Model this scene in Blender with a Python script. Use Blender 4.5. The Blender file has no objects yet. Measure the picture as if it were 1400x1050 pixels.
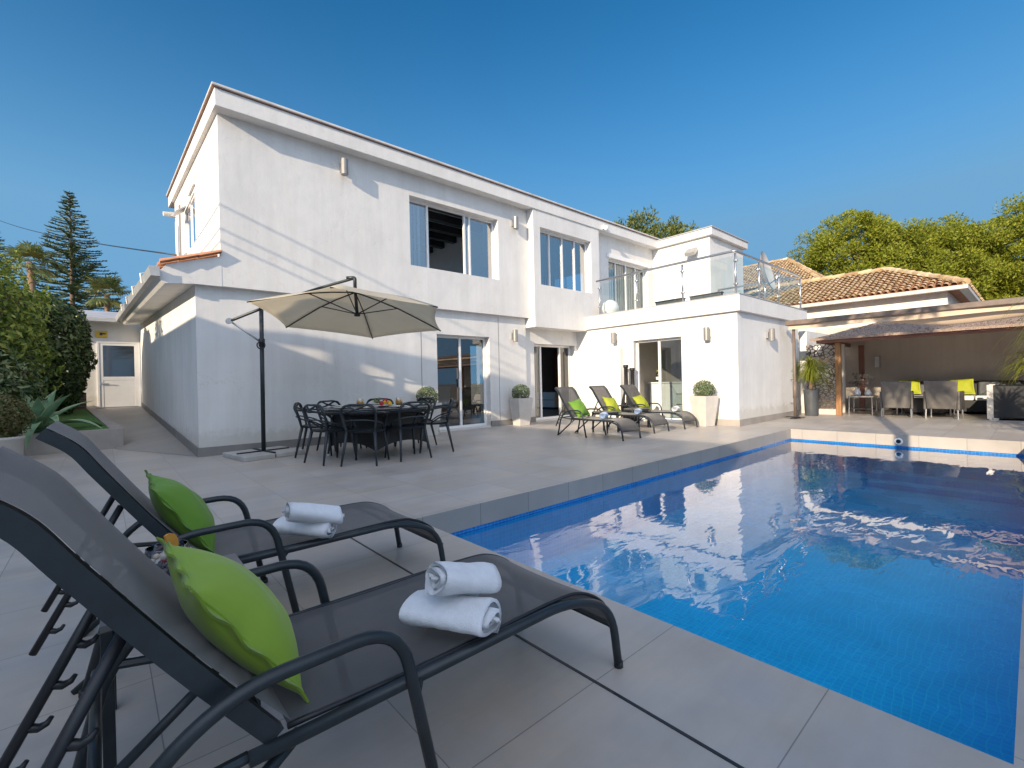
import bpy, math, random
from math import sin, cos, pi, radians, sqrt, atan2
from mathutils import Vector, Matrix, noise as mnoise

scene = bpy.context.scene
COL = scene.collection
random.seed(7)

# ---------------------------------------------------------------- camera, sky, sun
cam_d = bpy.data.cameras.new("camera")
cam = bpy.data.objects.new("camera", cam_d)
COL.objects.link(cam)
cam_d.sensor_width = 36.0
cam_d.lens = 36.0 * 632.918 / 1400.0
cam_d.clip_start = 0.02
cam_d.clip_end = 3000.0
F2 = 632.918
vx = Vector((1415 - 700, 506.5 - 525, F2)).normalized()
vy = Vector((140 - 700, 535 - 525, F2)).normalized()
vz = vx.cross(vy)
if vz.y > 0:
    vz = -vz
vz.normalize()
M3 = Matrix((vx, vy, vz))          # world = M3 @ camera-axes(right, down, forward)
right, down, fwd = M3.col[0], M3.col[1], M3.col[2]
rot = Matrix((right, -down, -fwd)).transposed()
cam.matrix_world = Matrix.Translation((0, 0, 1.05)) @ rot.to_4x4()
scene.camera = cam

SUN = Vector((-4.0, -1.0, 1.40)).normalized()      # towards the sun
el = math.asin(SUN.z)
az = atan2(SUN.x, SUN.y)
world = bpy.data.worlds.new("World")
scene.world = world
world.use_nodes = True
wn = world.node_tree.nodes
wl = world.node_tree.links
bg = wn["Background"]
sky = wn.new("ShaderNodeTexSky")
sky.sky_type = 'NISHITA'
sky.sun_disc = False
sky.sun_elevation = el
sky.sun_rotation = az
sky.altitude = 0
sky.air_density = 1.0
sky.dust_density = 0.15
sky.ozone_density = 3.0
hs = wn.new("ShaderNodeHueSaturation")
hs.inputs["Saturation"].default_value = 0.97
wl.new(sky.outputs[0], hs.inputs["Color"])
gm = wn.new("ShaderNodeGamma")
gm.inputs["Gamma"].default_value = 1.05
tn = wn.new("ShaderNodeMix")
tn.data_type = 'RGBA'
tn.blend_type = 'MULTIPLY'
tn.inputs[0].default_value = 1.0
tn.inputs[7].default_value = (0.075, 0.54, 0.75, 1)
wl.new(hs.outputs[0], gm.inputs[0])
wl.new(gm.outputs[0], tn.inputs[6])
# broad fill lobe added to the sky to brighten the shaded facade and deck
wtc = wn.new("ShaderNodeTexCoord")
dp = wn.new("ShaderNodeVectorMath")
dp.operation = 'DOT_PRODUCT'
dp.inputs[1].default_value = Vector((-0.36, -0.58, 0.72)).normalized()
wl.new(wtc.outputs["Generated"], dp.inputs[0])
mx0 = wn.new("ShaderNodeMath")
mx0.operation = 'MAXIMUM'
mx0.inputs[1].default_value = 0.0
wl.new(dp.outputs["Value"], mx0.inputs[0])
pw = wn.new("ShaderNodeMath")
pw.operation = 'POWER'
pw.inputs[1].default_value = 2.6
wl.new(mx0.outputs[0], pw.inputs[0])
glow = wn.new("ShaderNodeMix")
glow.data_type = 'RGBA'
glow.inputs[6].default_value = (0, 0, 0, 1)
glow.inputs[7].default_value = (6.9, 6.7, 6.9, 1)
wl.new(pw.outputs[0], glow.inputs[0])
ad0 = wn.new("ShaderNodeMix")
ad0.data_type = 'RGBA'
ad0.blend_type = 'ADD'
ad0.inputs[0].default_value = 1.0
spz = wn.new("ShaderNodeSeparateXYZ")
wl.new(wtc.outputs["Generated"], spz.inputs[0])
om = wn.new("ShaderNodeMath")
om.operation = 'SUBTRACT'
om.use_clamp = True
om.inputs[0].default_value = 1.0
wl.new(spz.outputs["Z"], om.inputs[1])
p4 = wn.new("ShaderNodeMath")
p4.operation = 'POWER'
p4.inputs[1].default_value = 4.0
wl.new(om.outputs[0], p4.inputs[0])
m5 = wn.new("ShaderNodeMath")
m5.operation = 'MULTIPLY'
m5.use_clamp = True
m5.inputs[1].default_value = 3.9
wl.new(p4.outputs[0], m5.inputs[0])
hz = wn.new("ShaderNodeMix")
hz.data_type = 'RGBA'
hz.inputs[7].default_value = (0.85, 2.0, 3.3, 1)
wl.new(m5.outputs[0], hz.inputs[0])
wl.new(tn.outputs[2], hz.inputs[6])
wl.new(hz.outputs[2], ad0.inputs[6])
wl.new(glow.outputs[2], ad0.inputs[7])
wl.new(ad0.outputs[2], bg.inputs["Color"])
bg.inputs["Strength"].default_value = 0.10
sun_d = bpy.data.lights.new("sun", 'SUN')
sun_d.energy = 3.3
sun_d.angle = radians(0.5)
sun_d.color = (1.0, 0.82, 0.60)
sun_o = bpy.data.objects.new("sun", sun_d)
COL.objects.link(sun_o)
sun_o.location = (-20, -5, 20)
sun_o.rotation_euler = SUN.to_track_quat('Z', 'Y').to_euler()

scene.view_settings.view_transform = 'Standard'
scene.view_settings.look = 'None'
scene.view_settings.exposure = 1.0
scene.view_settings.gamma = 1.0
scene.cycles.use_denoising = True
scene.cycles.sample_clamp_indirect = 4.0
scene.cycles.blur_glossy = 0.5
scene.cycles.max_bounces = 10
scene.cycles.transparent_max_bounces = 16

# ---------------------------------------------------------------- helpers
class MB:
    def __init__(self):
        self.v = []
        self.f = []

    def add(self, vs, fs):
        n = len(self.v)
        self.v += [tuple(p) for p in vs]
        self.f += [tuple(i + n for i in f) for f in fs]
        return self

    def box(self, x0, x1, y0, y1, z0, z1):
        return self.add([(x0, y0, z0), (x1, y0, z0), (x1, y1, z0), (x0, y1, z0),
                         (x0, y0, z1), (x1, y0, z1), (x1, y1, z1), (x0, y1, z1)],
                        [(0, 3, 2, 1), (4, 5, 6, 7), (0, 1, 5, 4), (1, 2, 6, 5), (2, 3, 7, 6), (3, 0, 4, 7)])

    def obox(self, c, a, b, d):
        """box round centre c with half-vectors a, b, d"""
        c, a, b, d = Vector(c), Vector(a), Vector(b), Vector(d)
        vs = [c - a - b - d, c + a - b - d, c + a + b - d, c - a + b - d,
              c - a - b + d, c + a - b + d, c + a + b + d, c - a + b + d]
        return self.add(vs, [(0, 3, 2, 1), (4, 5, 6, 7), (0, 1, 5, 4), (1, 2, 6, 5), (2, 3, 7, 6), (3, 0, 4, 7)])

    def hexa(self, bot, top):
        return self.add(list(bot) + list(top),
                        [(0, 3, 2, 1), (4, 5, 6, 7), (0, 1, 5, 4), (1, 2, 6, 5), (2, 3, 7, 6), (3, 0, 4, 7)])

    def prism(self, ring0, ring1):
        n = len(ring0)
        fs = [tuple(range(n - 1, -1, -1)), tuple(range(n, 2 * n))]
        fs += [(i, (i + 1) % n, n + (i + 1) % n, n + i) for i in range(n)]
        return self.add(list(ring0) + list(ring1), fs)

    def tube(self, pts, r, n=8, caps=True, closed=False):
        pts = [Vector(p) for p in pts]
        m = len(pts)
        rs = r if isinstance(r, (list, tuple)) else [r] * m
        vs, fs = [], []
        t0 = (pts[1] - pts[0]).normalized()
        up = Vector((0, 0, 1)) if abs(t0.z) < 0.9 else Vector((1, 0, 0))
        nrm = t0.cross(up).normalized()
        for i in range(m):
            if closed:
                t = (pts[(i + 1) % m] - pts[i - 1]).normalized()
            else:
                t = (pts[min(i + 1, m - 1)] - pts[max(i - 1, 0)])
                t = t.normalized() if t.length > 1e-9 else t0
            nrm = (nrm - t * nrm.dot(t)).normalized()
            b = t.cross(nrm)
            for k in range(n):
                a = 2 * pi * k / n
                vs.append(pts[i] + (nrm * cos(a) + b * sin(a)) * rs[i])
        for i in range(m if closed else m - 1):
            j = (i + 1) % m
            for k in range(n):
                fs.append((i * n + k, i * n + (k + 1) % n, j * n + (k + 1) % n, j * n + k))
        if caps and not closed:
            fs.append(tuple(range(n - 1, -1, -1)))
            fs.append(tuple((m - 1) * n + k for k in range(n)))
        return self.add(vs, fs)

    def lathe(self, prof, c=(0, 0, 0), n=20):
        vs, fs = [], []
        for (r, z) in prof:
            for k in range(n):
                a = 2 * pi * k / n
                vs.append((c[0] + r * cos(a), c[1] + r * sin(a), c[2] + z))
        for i in range(len(prof) - 1):
            for k in range(n):
                fs.append((i * n + k, i * n + (k + 1) % n, (i + 1) * n + (k + 1) % n, (i + 1) * n + k))
        fs.append(tuple(range(n - 1, -1, -1)))
        fs.append(tuple((len(prof) - 1) * n + k for k in range(n)))
        return self.add(vs, fs)

    def grid(self, fn, nu, nv):
        vs = [fn(i / nu, j / nv) for j in range(nv + 1) for i in range(nu + 1)]
        fs = [(j * (nu + 1) + i, j * (nu + 1) + i + 1, (j + 1) * (nu + 1) + i + 1, (j + 1) * (nu + 1) + i)
              for j in range(nv) for i in range(nu)]
        return self.add(vs, fs)

    def wall(self, plane, a0, a1, z0, z1, d0, d1, holes=()):
        """wall sheet of thickness d0..d1 with rectangular holes (a0,a1,z0,z1); plane 'y' runs along x, 'x' runs along y"""
        As = sorted({a0, a1} | {h[0] for h in holes} | {h[1] for h in holes})
        Zs = sorted({z0, z1} | {h[2] for h in holes} | {h[3] for h in holes})
        As = [a for a in As if a0 <= a <= a1]
        Zs = [z for z in Zs if z0 <= z <= z1]

        def inh(i, j):
            if i < 0 or j < 0 or i >= len(As) - 1 or j >= len(Zs) - 1:
                return True
            ca, cz = (As[i] + As[i + 1]) / 2, (Zs[j] + Zs[j + 1]) / 2
            return any(h[0] < ca < h[1] and h[2] < cz < h[3] for h in holes)

        def P(a, d, z):
            return (a, d, z) if plane == 'y' else (d, a, z)
        for i in range(len(As) - 1):
            for j in range(len(Zs) - 1):
                if inh(i, j):
                    continue
                A, B, z_, Z_ = As[i], As[i + 1], Zs[j], Zs[j + 1]
                self.add([P(A, d0, z_), P(B, d0, z_), P(B, d0, Z_), P(A, d0, Z_)], [(0, 1, 2, 3)])
                self.add([P(A, d1, z_), P(B, d1, z_), P(B, d1, Z_), P(A, d1, Z_)], [(3, 2, 1, 0)])
                for (di, dj, q) in ((-1, 0, (A, z_, A, Z_)), (1, 0, (B, z_, B, Z_)), (0, -1, (A, z_, B, z_)), (0, 1, (A, Z_, B, Z_))):
                    if inh(i + di, j + dj):
                        self.add([P(q[0], d0, q[1]), P(q[2], d0, q[3]), P(q[2], d1, q[3]), P(q[0], d1, q[1])], [(0, 1, 2, 3)])
        return self

    def xf(self, m):
        self.v = [tuple(m @ Vector(p)) for p in self.v]
        return self

    def build(self, name, mat, parent=None, smooth=False, world=False, bevel=0.0, sub=0):
        me = bpy.data.meshes.new(name)
        vs = self.v
        if parent is not None and world:
            inv = Matrix.LocRotScale(parent.location, parent.rotation_euler, None).inverted()
            q, p = parent, parent.parent
            while p is not None:
                inv = inv @ Matrix.LocRotScale(p.location, p.rotation_euler, None).inverted()
                p = p.parent
            vs = [tuple(inv @ Vector(a)) for a in vs]
        me.from_pydata(vs, [], self.f)
        me.update()
        o = bpy.data.objects.new(name, me)
        COL.objects.link(o)
        me.materials.append(mat)
        if parent is not None:
            o.parent = parent
        if smooth:
            for p in me.polygons:
                p.use_smooth = True
        if bevel:
            b = o.modifiers.new("bevel", 'BEVEL')
            b.width = bevel
            b.segments = 2
            b.limit_method = 'ANGLE'
            b.angle_limit = radians(40)
        if sub:
            s = o.modifiers.new("sub", 'SUBSURF')
            s.levels = sub
            s.render_levels = sub
        return o


def smooth_pts(pts, k=6, closed=False):
    """Catmull-Rom through pts"""
    pts = [Vector(p) for p in pts]
    n = len(pts)
    out = []
    rng = n if closed else n - 1
    for i in range(rng):
        p0 = pts[i - 1] if (closed or i > 0) else pts[0] * 2 - pts[1]
        p1, p2 = pts[i], pts[(i + 1) % n]
        p3 = pts[(i + 2) % n] if (closed or i + 2 < n) else pts[-1] * 2 - pts[-2]
        for j in range(k):
            t = j / k
            out.append(0.5 * ((2 * p1) + (p2 - p0) * t + (2 * p0 - 5 * p1 + 4 * p2 - p3) * t * t + (3 * p1 - p0 - 3 * p2 + p3) * t ** 3))
    if not closed:
        out.append(pts[-1])
    return out


def bend(pts, r, k=5):
    """polyline with rounded corners of radius r"""
    pts = [Vector(p) for p in pts]
    out = [pts[0]]
    for i in range(1, len(pts) - 1):
        a, b, c = pts[i - 1], pts[i], pts[i + 1]
        d1, d2 = (a - b), (c - b)
        rr = min(r, d1.length * 0.49, d2.length * 0.49)
        p, q = b + d1.normalized() * rr, b + d2.normalized() * rr
        for j in range(k + 1):
            t = j / k
            out.append((1 - t) ** 2 * p + 2 * t * (1 - t) * b + t * t * q)
    out.append(pts[-1])
    return out


def tag(o, label=None, cat=None, group=None, kind=None):
    if label: o["label"] = label
    if cat: o["category"] = cat
    if group: o["group"] = group
    if kind: o["kind"] = kind
    return o


def thing(name, label, cat, loc=(0, 0, 0), rz=0.0, group=None):
    o = bpy.data.objects.new(name, None)
    o.empty_display_size = 0.1
    COL.objects.link(o)
    o.location = loc
    o.rotation_euler = (0, 0, rz)
    return tag(o, label, cat, group)


def dup(root, loc, rz, label):
    def rec(o, par):
        c = o.copy()
        COL.objects.link(c)
        c.parent = par
        for ch in list(o.children):
            rec(ch, c)
        return c
    r = rec(root, None)
    r.location = loc
    r.rotation_euler = (0, 0, rz)
    r["label"] = label
    return r


# ---------------------------------------------------------------- materials
def newmat(name):
    m = bpy.data.materials.new(name)
    m.use_nodes = True
    nt = m.node_tree
    return m, nt, nt.nodes["Principled BSDF"]


def N(nt, kind, **kw):
    n = nt.nodes.new(kind)
    for k, v in kw.items():
        if k in n.inputs:
            n.inputs[k].default_value = v
        else:
            setattr(n, k, v)
    return n


def ramp(nt, src, stops):
    r = nt.nodes.new("ShaderNodeValToRGB")
    e = r.color_ramp.elements
    while len(e) < len(stops):
        e.new(0.5)
    for i, (p, c) in enumerate(stops):
        e[i].position = p
        e[i].color = (*c, 1) if len(c) == 3 else c
    nt.links.new(src, r.inputs[0])
    return r


def bump(nt, b, src, strength, dist=0.01, normal=None):
    bn = N(nt, "ShaderNodeBump", Strength=strength, Distance=dist)
    nt.links.new(src, bn.inputs["Height"])
    if normal is not None:
        nt.links.new(normal, bn.inputs["Normal"])
    nt.links.new(bn.outputs[0], b.inputs["Normal"])
    return bn


def simple(name, col, rough=0.5, metal=0.0, var=0.12, scale=6.0, bstr=0.0, bscale=80.0, spec=0.5, vec=(1, 1, 1), sheen=0.0):
    m, nt, b = newmat(name)
    tc = N(nt, "ShaderNodeTexCoord")
    mp = N(nt, "ShaderNodeMapping")
    mp.inputs["Scale"].default_value = vec
    nt.links.new(tc.outputs["Object"], mp.inputs[0])
    nz = N(nt, "ShaderNodeTexNoise", Scale=scale, Detail=5.0, Roughness=0.6)
    nt.links.new(mp.outputs[0], nz.inputs["Vector"])
    lo = [c * (1 - var) for c in col]
    hi = [min(1, c * (1 + var)) for c in col]
    r = ramp(nt, nz.outputs["Fac"], [(0.3, lo), (0.7, hi)])
    nt.links.new(r.outputs[0], b.inputs["Base Color"])
    b.inputs["Roughness"].default_value = rough
    b.inputs["Metallic"].default_value = metal
    b.inputs["Specular IOR Level"].default_value = spec
    if sheen:
        b.inputs["Sheen Weight"].default_value = sheen
        b.inputs["Sheen Roughness"].default_value = 0.4
    if bstr:
        n2 = N(nt, "ShaderNodeTexNoise", Scale=bscale, Detail=4.0)
        nt.links.new(mp.outputs[0], n2.inputs["Vector"])
        bump(nt, b, n2.outputs["Fac"], bstr, 0.01)
    return m


def stucco(name, col=(0.76, 0.75, 0.73), streak=0.07):
    m, nt, b = newmat(name)
    tc = N(nt, "ShaderNodeTexCoord")
    big = N(nt, "ShaderNodeTexNoise", Scale=0.9, Detail=6.0, Roughness=0.65)
    nt.links.new(tc.outputs["Object"], big.inputs["Vector"])
    mp = N(nt, "ShaderNodeMapping")
    mp.inputs["Scale"].default_value = (5.0, 5.0, 0.35)
    nt.links.new(tc.outputs["Object"], mp.inputs[0])
    st = N(nt, "ShaderNodeTexNoise", Scale=1.0, Detail=5.0, Roughness=0.7)
    nt.links.new(mp.outputs[0], st.inputs["Vector"])
    r1 = ramp(nt, big.outputs["Fac"], [(0.30, [c * 0.90 for c in col]), (0.62, col)])
    r2 = ramp(nt, st.outputs["Fac"], [(0.34, (1 - streak, 1 - streak * 1.05, 1 - streak * 1.15)), (0.60, (1, 1, 1))])
    mx = N(nt, "ShaderNodeMix", data_type='RGBA', blend_type='MULTIPLY')
    mx.inputs[0].default_value = 1.0
    nt.links.new(r1.outputs[0], mx.inputs[6])
    nt.links.new(r2.outputs[0], mx.inputs[7])
    sp = N(nt, "ShaderNodeSeparateXYZ")
    nt.links.new(tc.outputs["Object"], sp.inputs[0])
    dn = N(nt, "ShaderNodeTexNoise", Scale=7.0, Detail=6.0, Roughness=0.7)
    nt.links.new(tc.outputs["Object"], dn.inputs["Vector"])
    dm_ = N(nt, "ShaderNodeMath", operation='MULTIPLY_ADD')
    dm_.inputs[1].default_value = -0.55
    nt.links.new(dn.outputs["Fac"], dm_.inputs[0])
    nt.links.new(sp.outputs["Z"], dm_.inputs[2])
    rd = ramp(nt, dm_.outputs[0], [(0.0, (0.86, 0.84, 0.80)), (0.12, (1, 1, 1))])
    # patched hairline marks
    cv = N(nt, "ShaderNodeTexVoronoi", Scale=0.55, feature='DISTANCE_TO_EDGE')
    wv = N(nt, "ShaderNodeVectorMath", operation='ADD')
    wn_ = N(nt, "ShaderNodeTexNoise", Scale=2.5, Detail=4.0)
    nt.links.new(tc.outputs["Object"], wn_.inputs["Vector"])
    nt.links.new(tc.outputs["Object"], wv.inputs[0])
    nt.links.new(wn_.outputs["Color"], wv.inputs[1])
    nt.links.new(wv.outputs[0], cv.inputs["Vector"])
    rc = ramp(nt, cv.outputs["Distance"], [(0.0, (0.90, 0.89, 0.88)), (0.0035, (1, 1, 1))])
    mxa = N(nt, "ShaderNodeMix", data_type='RGBA', blend_type='MULTIPLY')
    mxa.inputs[0].default_value = 1.0
    nt.links.new(mx.outputs[2], mxa.inputs[6])
    nt.links.new(rd.outputs[0], mxa.inputs[7])
    mxb = N(nt, "ShaderNodeMix", data_type='RGBA', blend_type='MULTIPLY')
    mxb.inputs[0].default_value = 1.0
    nt.links.new(mxa.outputs[2], mxb.inputs[6])
    nt.links.new(rc.outputs[0], mxb.inputs[7])
    nt.links.new(mxb.outputs[2], b.inputs["Base Color"])
    b.inputs["Roughness"].default_value = 0.85
    b.inputs["Specular IOR Level"].default_value = 0.25
    n1 = N(nt, "ShaderNodeTexNoise", Scale=55.0, Detail=6.0, Roughness=0.7)
    n2 = N(nt, "ShaderNodeTexNoise", Scale=3.0, Detail=4.0)
    nt.links.new(tc.outputs["Object"], n1.inputs["Vector"])
    nt.links.new(tc.outputs["Object"], n2.inputs["Vector"])
    b1 = N(nt, "ShaderNodeBump", Strength=0.22, Distance=0.006)
    nt.links.new(n1.outputs["Fac"], b1.inputs["Height"])
    bump(nt, b, n2.outputs["Fac"], 0.22, 0.04, b1.outputs[0])
    return m


def tiles(name, axes, size, c1, c2, mortar, gap, shift=(0, 0), rough=0.45, streak=None, offset=0.0, bstr=0.25, cloud=0.10, spec=0.5, bias=0.0, wobble=0.0):
    """rectangular tiles; axes picks the two object-space axes they lie along"""
    m, nt, b = newmat(name)
    tc = N(nt, "ShaderNodeTexCoord")
    sp = N(nt, "ShaderNodeSeparateXYZ")
    nt.links.new(tc.outputs["Object"], sp.inputs[0])
    cb = N(nt, "ShaderNodeCombineXYZ")
    for k in (0, 1):
        ad = N(nt, "ShaderNodeMath", operation='ADD')
        ad.inputs[1].default_value = shift[k]
        nt.links.new(sp.outputs["XYZ".index(axes[k])], ad.inputs[0])
        nt.links.new(ad.outputs[0], cb.inputs[k])
    src = cb.outputs[0]
    if wobble:
        wz = N(nt, "ShaderNodeTexNoise", Scale=3.2, Detail=1.5)
        nt.links.new(tc.outputs["Object"], wz.inputs["Vector"])
        ws = N(nt, "ShaderNodeVectorMath", operation='SCALE')
        ws.inputs["Scale"].default_value = wobble
        nt.links.new(wz.outputs["Color"], ws.inputs[0])
        wa = N(nt, "ShaderNodeVectorMath", operation='ADD')
        nt.links.new(src, wa.inputs[0])
        nt.links.new(ws.outputs[0], wa.inputs[1])
        src = wa.outputs[0]
    br = N(nt, "ShaderNodeTexBrick", Scale=1.0)
    br.offset = offset
    br.inputs["Brick Width"].default_value = size[0]
    br.inputs["Row Height"].default_value = size[1]
    br.inputs["Mortar Size"].default_value = gap
    br.inputs["Mortar Smooth"].default_value = 0.1
    br.inputs["Bias"].default_value = bias
    br.inputs["Color1"].default_value = (*c1, 1)
    br.inputs["Color2"].default_value = (*c2, 1)
    br.inputs["Mortar"].default_value = (*mortar, 1)
    nt.links.new(src, br.inputs["Vector"])
    nz = N(nt, "ShaderNodeTexNoise", Scale=1.6, Detail=7.0, Roughness=0.65)
    nt.links.new(tc.outputs["Object"], nz.inputs["Vector"])
    r = ramp(nt, nz.outputs["Fac"], [(0.30, (1 - cloud,) * 3), (0.68, (1 + cloud,) * 3)])
    mx = N(nt, "ShaderNodeMix", data_type='RGBA', blend_type='MULTIPLY')
    mx.inputs[0].default_value = 1.0
    nt.links.new(br.outputs["Color"], mx.inputs[6])
    nt.links.new(r.outputs[0], mx.inputs[7])
    out = mx.outputs[2]
    if streak:
        mp = N(nt, "ShaderNodeMapping")
        mp.inputs["Scale"].default_value = streak
        nt.links.new(tc.outputs["Object"], mp.inputs[0])
        n3 = N(nt, "ShaderNodeTexNoise", Scale=1.0, Detail=4.0, Roughness=0.7)
        nt.links.new(mp.outputs[0], n3.inputs["Vector"])
        r3 = ramp(nt, n3.outputs["Fac"], [(0.35, (0.95, 0.95, 0.95)), (0.65, (1.03, 1.03, 1.03))])
        m3 = N(nt, "ShaderNodeMix", data_type='RGBA', blend_type='MULTIPLY')
        m3.inputs[0].default_value = 1.0
        nt.links.new(out, m3.inputs[6])
        nt.links.new(r3.outputs[0], m3.inputs[7])
        out = m3.outputs[2]
        # mottled warm and cool clouds in the porcelain
        n5 = N(nt, "ShaderNodeTexNoise", Scale=2.6, Detail=3.0, Roughness=0.55)
        nt.links.new(tc.outputs["Object"], n5.inputs["Vector"])
        r5 = ramp(nt, n5.outputs["Fac"], [(0.36, (1.04, 1.0, 0.94)), (0.64, (0.97, 0.995, 1.03))])
        m5 = N(nt, "ShaderNodeMix", data_type='RGBA', blend_type='MULTIPLY')
        m5.inputs[0].default_value = 1.0
        nt.links.new(out, m5.inputs[6])
        nt.links.new(r5.outputs[0], m5.inputs[7])
        out = m5.outputs[2]
        # a few small dark specks of dirt
        vo = N(nt, "ShaderNodeTexVoronoi", Scale=2.1)
        nt.links.new(tc.outputs["Object"], vo.inputs["Vector"])
        r4 = ramp(nt, vo.outputs["Distance"], [(0.012, (0.45, 0.44, 0.42)), (0.022, (1, 1, 1))])
        m4 = N(nt, "ShaderNodeMix", data_type='RGBA', blend_type='MULTIPLY')
        m4.inputs[0].default_value = 1.0
        nt.links.new(out, m4.inputs[6])
        nt.links.new(r4.outputs[0], m4.inputs[7])
        out = m4.outputs[2]
    nt.links.new(out, b.inputs["Base Color"])
    rr = ramp(nt, nz.outputs["Fac"], [(0.3, (rough - 0.08,) * 3), (0.7, (rough + 0.1,) * 3)])
    nt.links.new(rr.outputs[0], b.inputs["Roughness"])
    b.inputs["Specular IOR Level"].default_value = spec
    inv = N(nt, "ShaderNodeMath", operation='SUBTRACT')
    inv.inputs[0].default_value = 1.0
    nt.links.new(br.outputs["Fac"], inv.inputs[1])
    bump(nt, b, inv.outputs[0], bstr, 0.004)
    return m


def leafmat(name, cols, rough=0.5, trans=0.25, spec=0.4):
    m, nt, b = newmat(name)
    ge = N(nt, "ShaderNodeNewGeometry")
    st = [(i / max(1, len(cols) - 1), c) for i, c in enumerate(cols)]
    r = ramp(nt, ge.outputs["Random Per Island"], st)
    nt.links.new(r.outputs[0], b.inputs["Base Color"])
    b.inputs["Roughness"].default_value = rough
    b.inputs["Specular IOR Level"].default_value = spec
    tr = N(nt, "ShaderNodeBsdfTranslucent")
    nt.links.new(r.outputs[0], tr.inputs["Color"])
    mx = N(nt, "ShaderNodeMixShader")
    mx.inputs[0].default_value = trans
    nt.links.new(b.outputs[0], mx.inputs[1])
    nt.links.new(tr.outputs[0], mx.inputs[2])
    nt.links.new(mx.outputs[0], nt.nodes["Material Output"].inputs[0])
    return m


def glassmat(name, tint=(0.8, 0.9, 0.88), refl=0.12, rough=0.0):
    m, nt, b = newmat(name)
    nt.nodes.remove(b)
    tr = N(nt, "ShaderNodeBsdfTransparent")
    tr.inputs["Color"].default_value = (*tint, 1)
    gl = N(nt, "ShaderNodeBsdfGlossy", Roughness=rough)
    gl.inputs["Color"].default_value = (0.95, 0.97, 1, 1)
    lw = N(nt, "ShaderNodeFresnel", IOR=1.5)
    ma = N(nt, "ShaderNodeMath", operation='ADD', use_clamp=True)
    ma.inputs[1].default_value = refl
    nt.links.new(lw.outputs[0], ma.inputs[0])
    tc = N(nt, "ShaderNodeTexCoord")
    nz = N(nt, "ShaderNodeTexNoise", Scale=0.8, Detail=1.0)
    nt.links.new(tc.outputs["Object"], nz.inputs["Vector"])
    bn = N(nt, "ShaderNodeBump", Strength=0.03, Distance=0.02)
    nt.links.new(nz.outputs["Fac"], bn.inputs["Height"])
    nt.links.new(bn.outputs[0], gl.inputs["Normal"])
    mx = N(nt, "ShaderNodeMixShader")
    nt.links.new(ma.outputs[0], mx.inputs[0])
    nt.links.new(tr.outputs[0], mx.inputs[1])
    nt.links.new(gl.outputs[0], mx.inputs[2])
    nt.links.new(mx.outputs[0], nt.nodes["Material Output"].inputs[0])
    return m


def weave(name, col, pitch=0.004, rough=0.6, axes="XY", spec=0.3, contrast=0.35, bstr=0.4):
    """woven strands: two crossing wave bands"""
    m, nt, b = newmat(name)
    tc = N(nt, "ShaderNodeTexCoord")
    sp = N(nt, "ShaderNodeSeparateXYZ")
    nt.links.new(tc.outputs["Object"], sp.inputs[0])
    outs = []
    for ax in axes:
        mu = N(nt, "ShaderNodeMath", operation='MULTIPLY')
        mu.inputs[1].default_value = 2 * pi / pitch
        nt.links.new(sp.outputs["XYZ".index(ax)], mu.inputs[0])
        sn = N(nt, "ShaderNodeMath", operation='SINE')
        nt.links.new(mu.outputs[0], sn.inputs[0])
        outs.append(sn)
    pr = N(nt, "ShaderNodeMath", operation='MULTIPLY')
    nt.links.new(outs[0].outputs[0], pr.inputs[0])
    nt.links.new(outs[-1].outputs[0] if len(outs) > 1 else outs[0].outputs[0], pr.inputs[1])
    mr = N(nt, "ShaderNodeMapRange")
    mr.inputs[1].default_value = -1
    nt.links.new(pr.outputs[0], mr.inputs[0])
    nz = N(nt, "ShaderNodeTexNoise", Scale=9.0, Detail=4.0)
    nt.links.new(tc.outputs["Object"], nz.inputs["Vector"])
    r0 = ramp(nt, nz.outputs["Fac"], [(0.3, [c * 0.85 for c in col]), (0.7, [c * 1.12 for c in col])])
    r = ramp(nt, mr.outputs[0], [(0.1, (1 - contrast,) * 3), (0.9, (1 + contrast * 0.4,) * 3)])
    mx = N(nt, "ShaderNodeMix", data_type='RGBA', blend_type='MULTIPLY')
    mx.inputs[0].default_value = 1.0
    nt.links.new(r0.outputs[0], mx.inputs[6])
    nt.links.new(r.outputs[0], mx.inputs[7])
    nt.links.new(mx.outputs[2], b.inputs["Base Color"])
    b.inputs["Roughness"].default_value = rough
    b.inputs["Specular IOR Level"].default_value = spec
    bump(nt, b, mr.outputs[0], bstr, 0.002)
    return m


MAT = {}
MAT['stucco'] = stucco("white_stucco")
MAT['stucco_grey'] = stucco("grey_stucco", (0.62, 0.62, 0.62), 0.12)
MAT['neigh'] = stucco("neighbour_render", (0.80, 0.77, 0.72))
MAT['taupe'] = stucco("taupe_render", (0.60, 0.54, 0.48), 0.08)
MAT['deck'] = tiles("deck_tile", "XY", (0.575, 0.56), (0.395, 0.365, 0.335), (0.455, 0.42, 0.385), (0.22, 0.205, 0.19), 0.0020,
                    shift=(-0.115 + 5.75, -0.47 + 5.6), streak=(0.9, 9.0, 1.0), rough=0.42, cloud=0.12)
MAT['coping_l'] = tiles("coping_tile_long", "XZ", (0.575, 0.6), (0.30, 0.275, 0.25), (0.35, 0.32, 0.29), (0.17, 0.16, 0.15), 0.0035, shift=(5.6, 0.4))
MAT['coping_e'] = tiles("coping_tile_end", "YZ", (0.575, 0.6), (0.36, 0.33, 0.30), (0.40, 0.37, 0.33), (0.2, 0.19, 0.18), 0.0035, shift=(5.6, 0.4))
b1, b2, bm = (0.001, 0.50, 0.93), (0.002, 0.58, 0.97), (0.02, 0.70, 0.98)  # underwater copy of the mosaic, brightened to stand in for light in the pool
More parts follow.
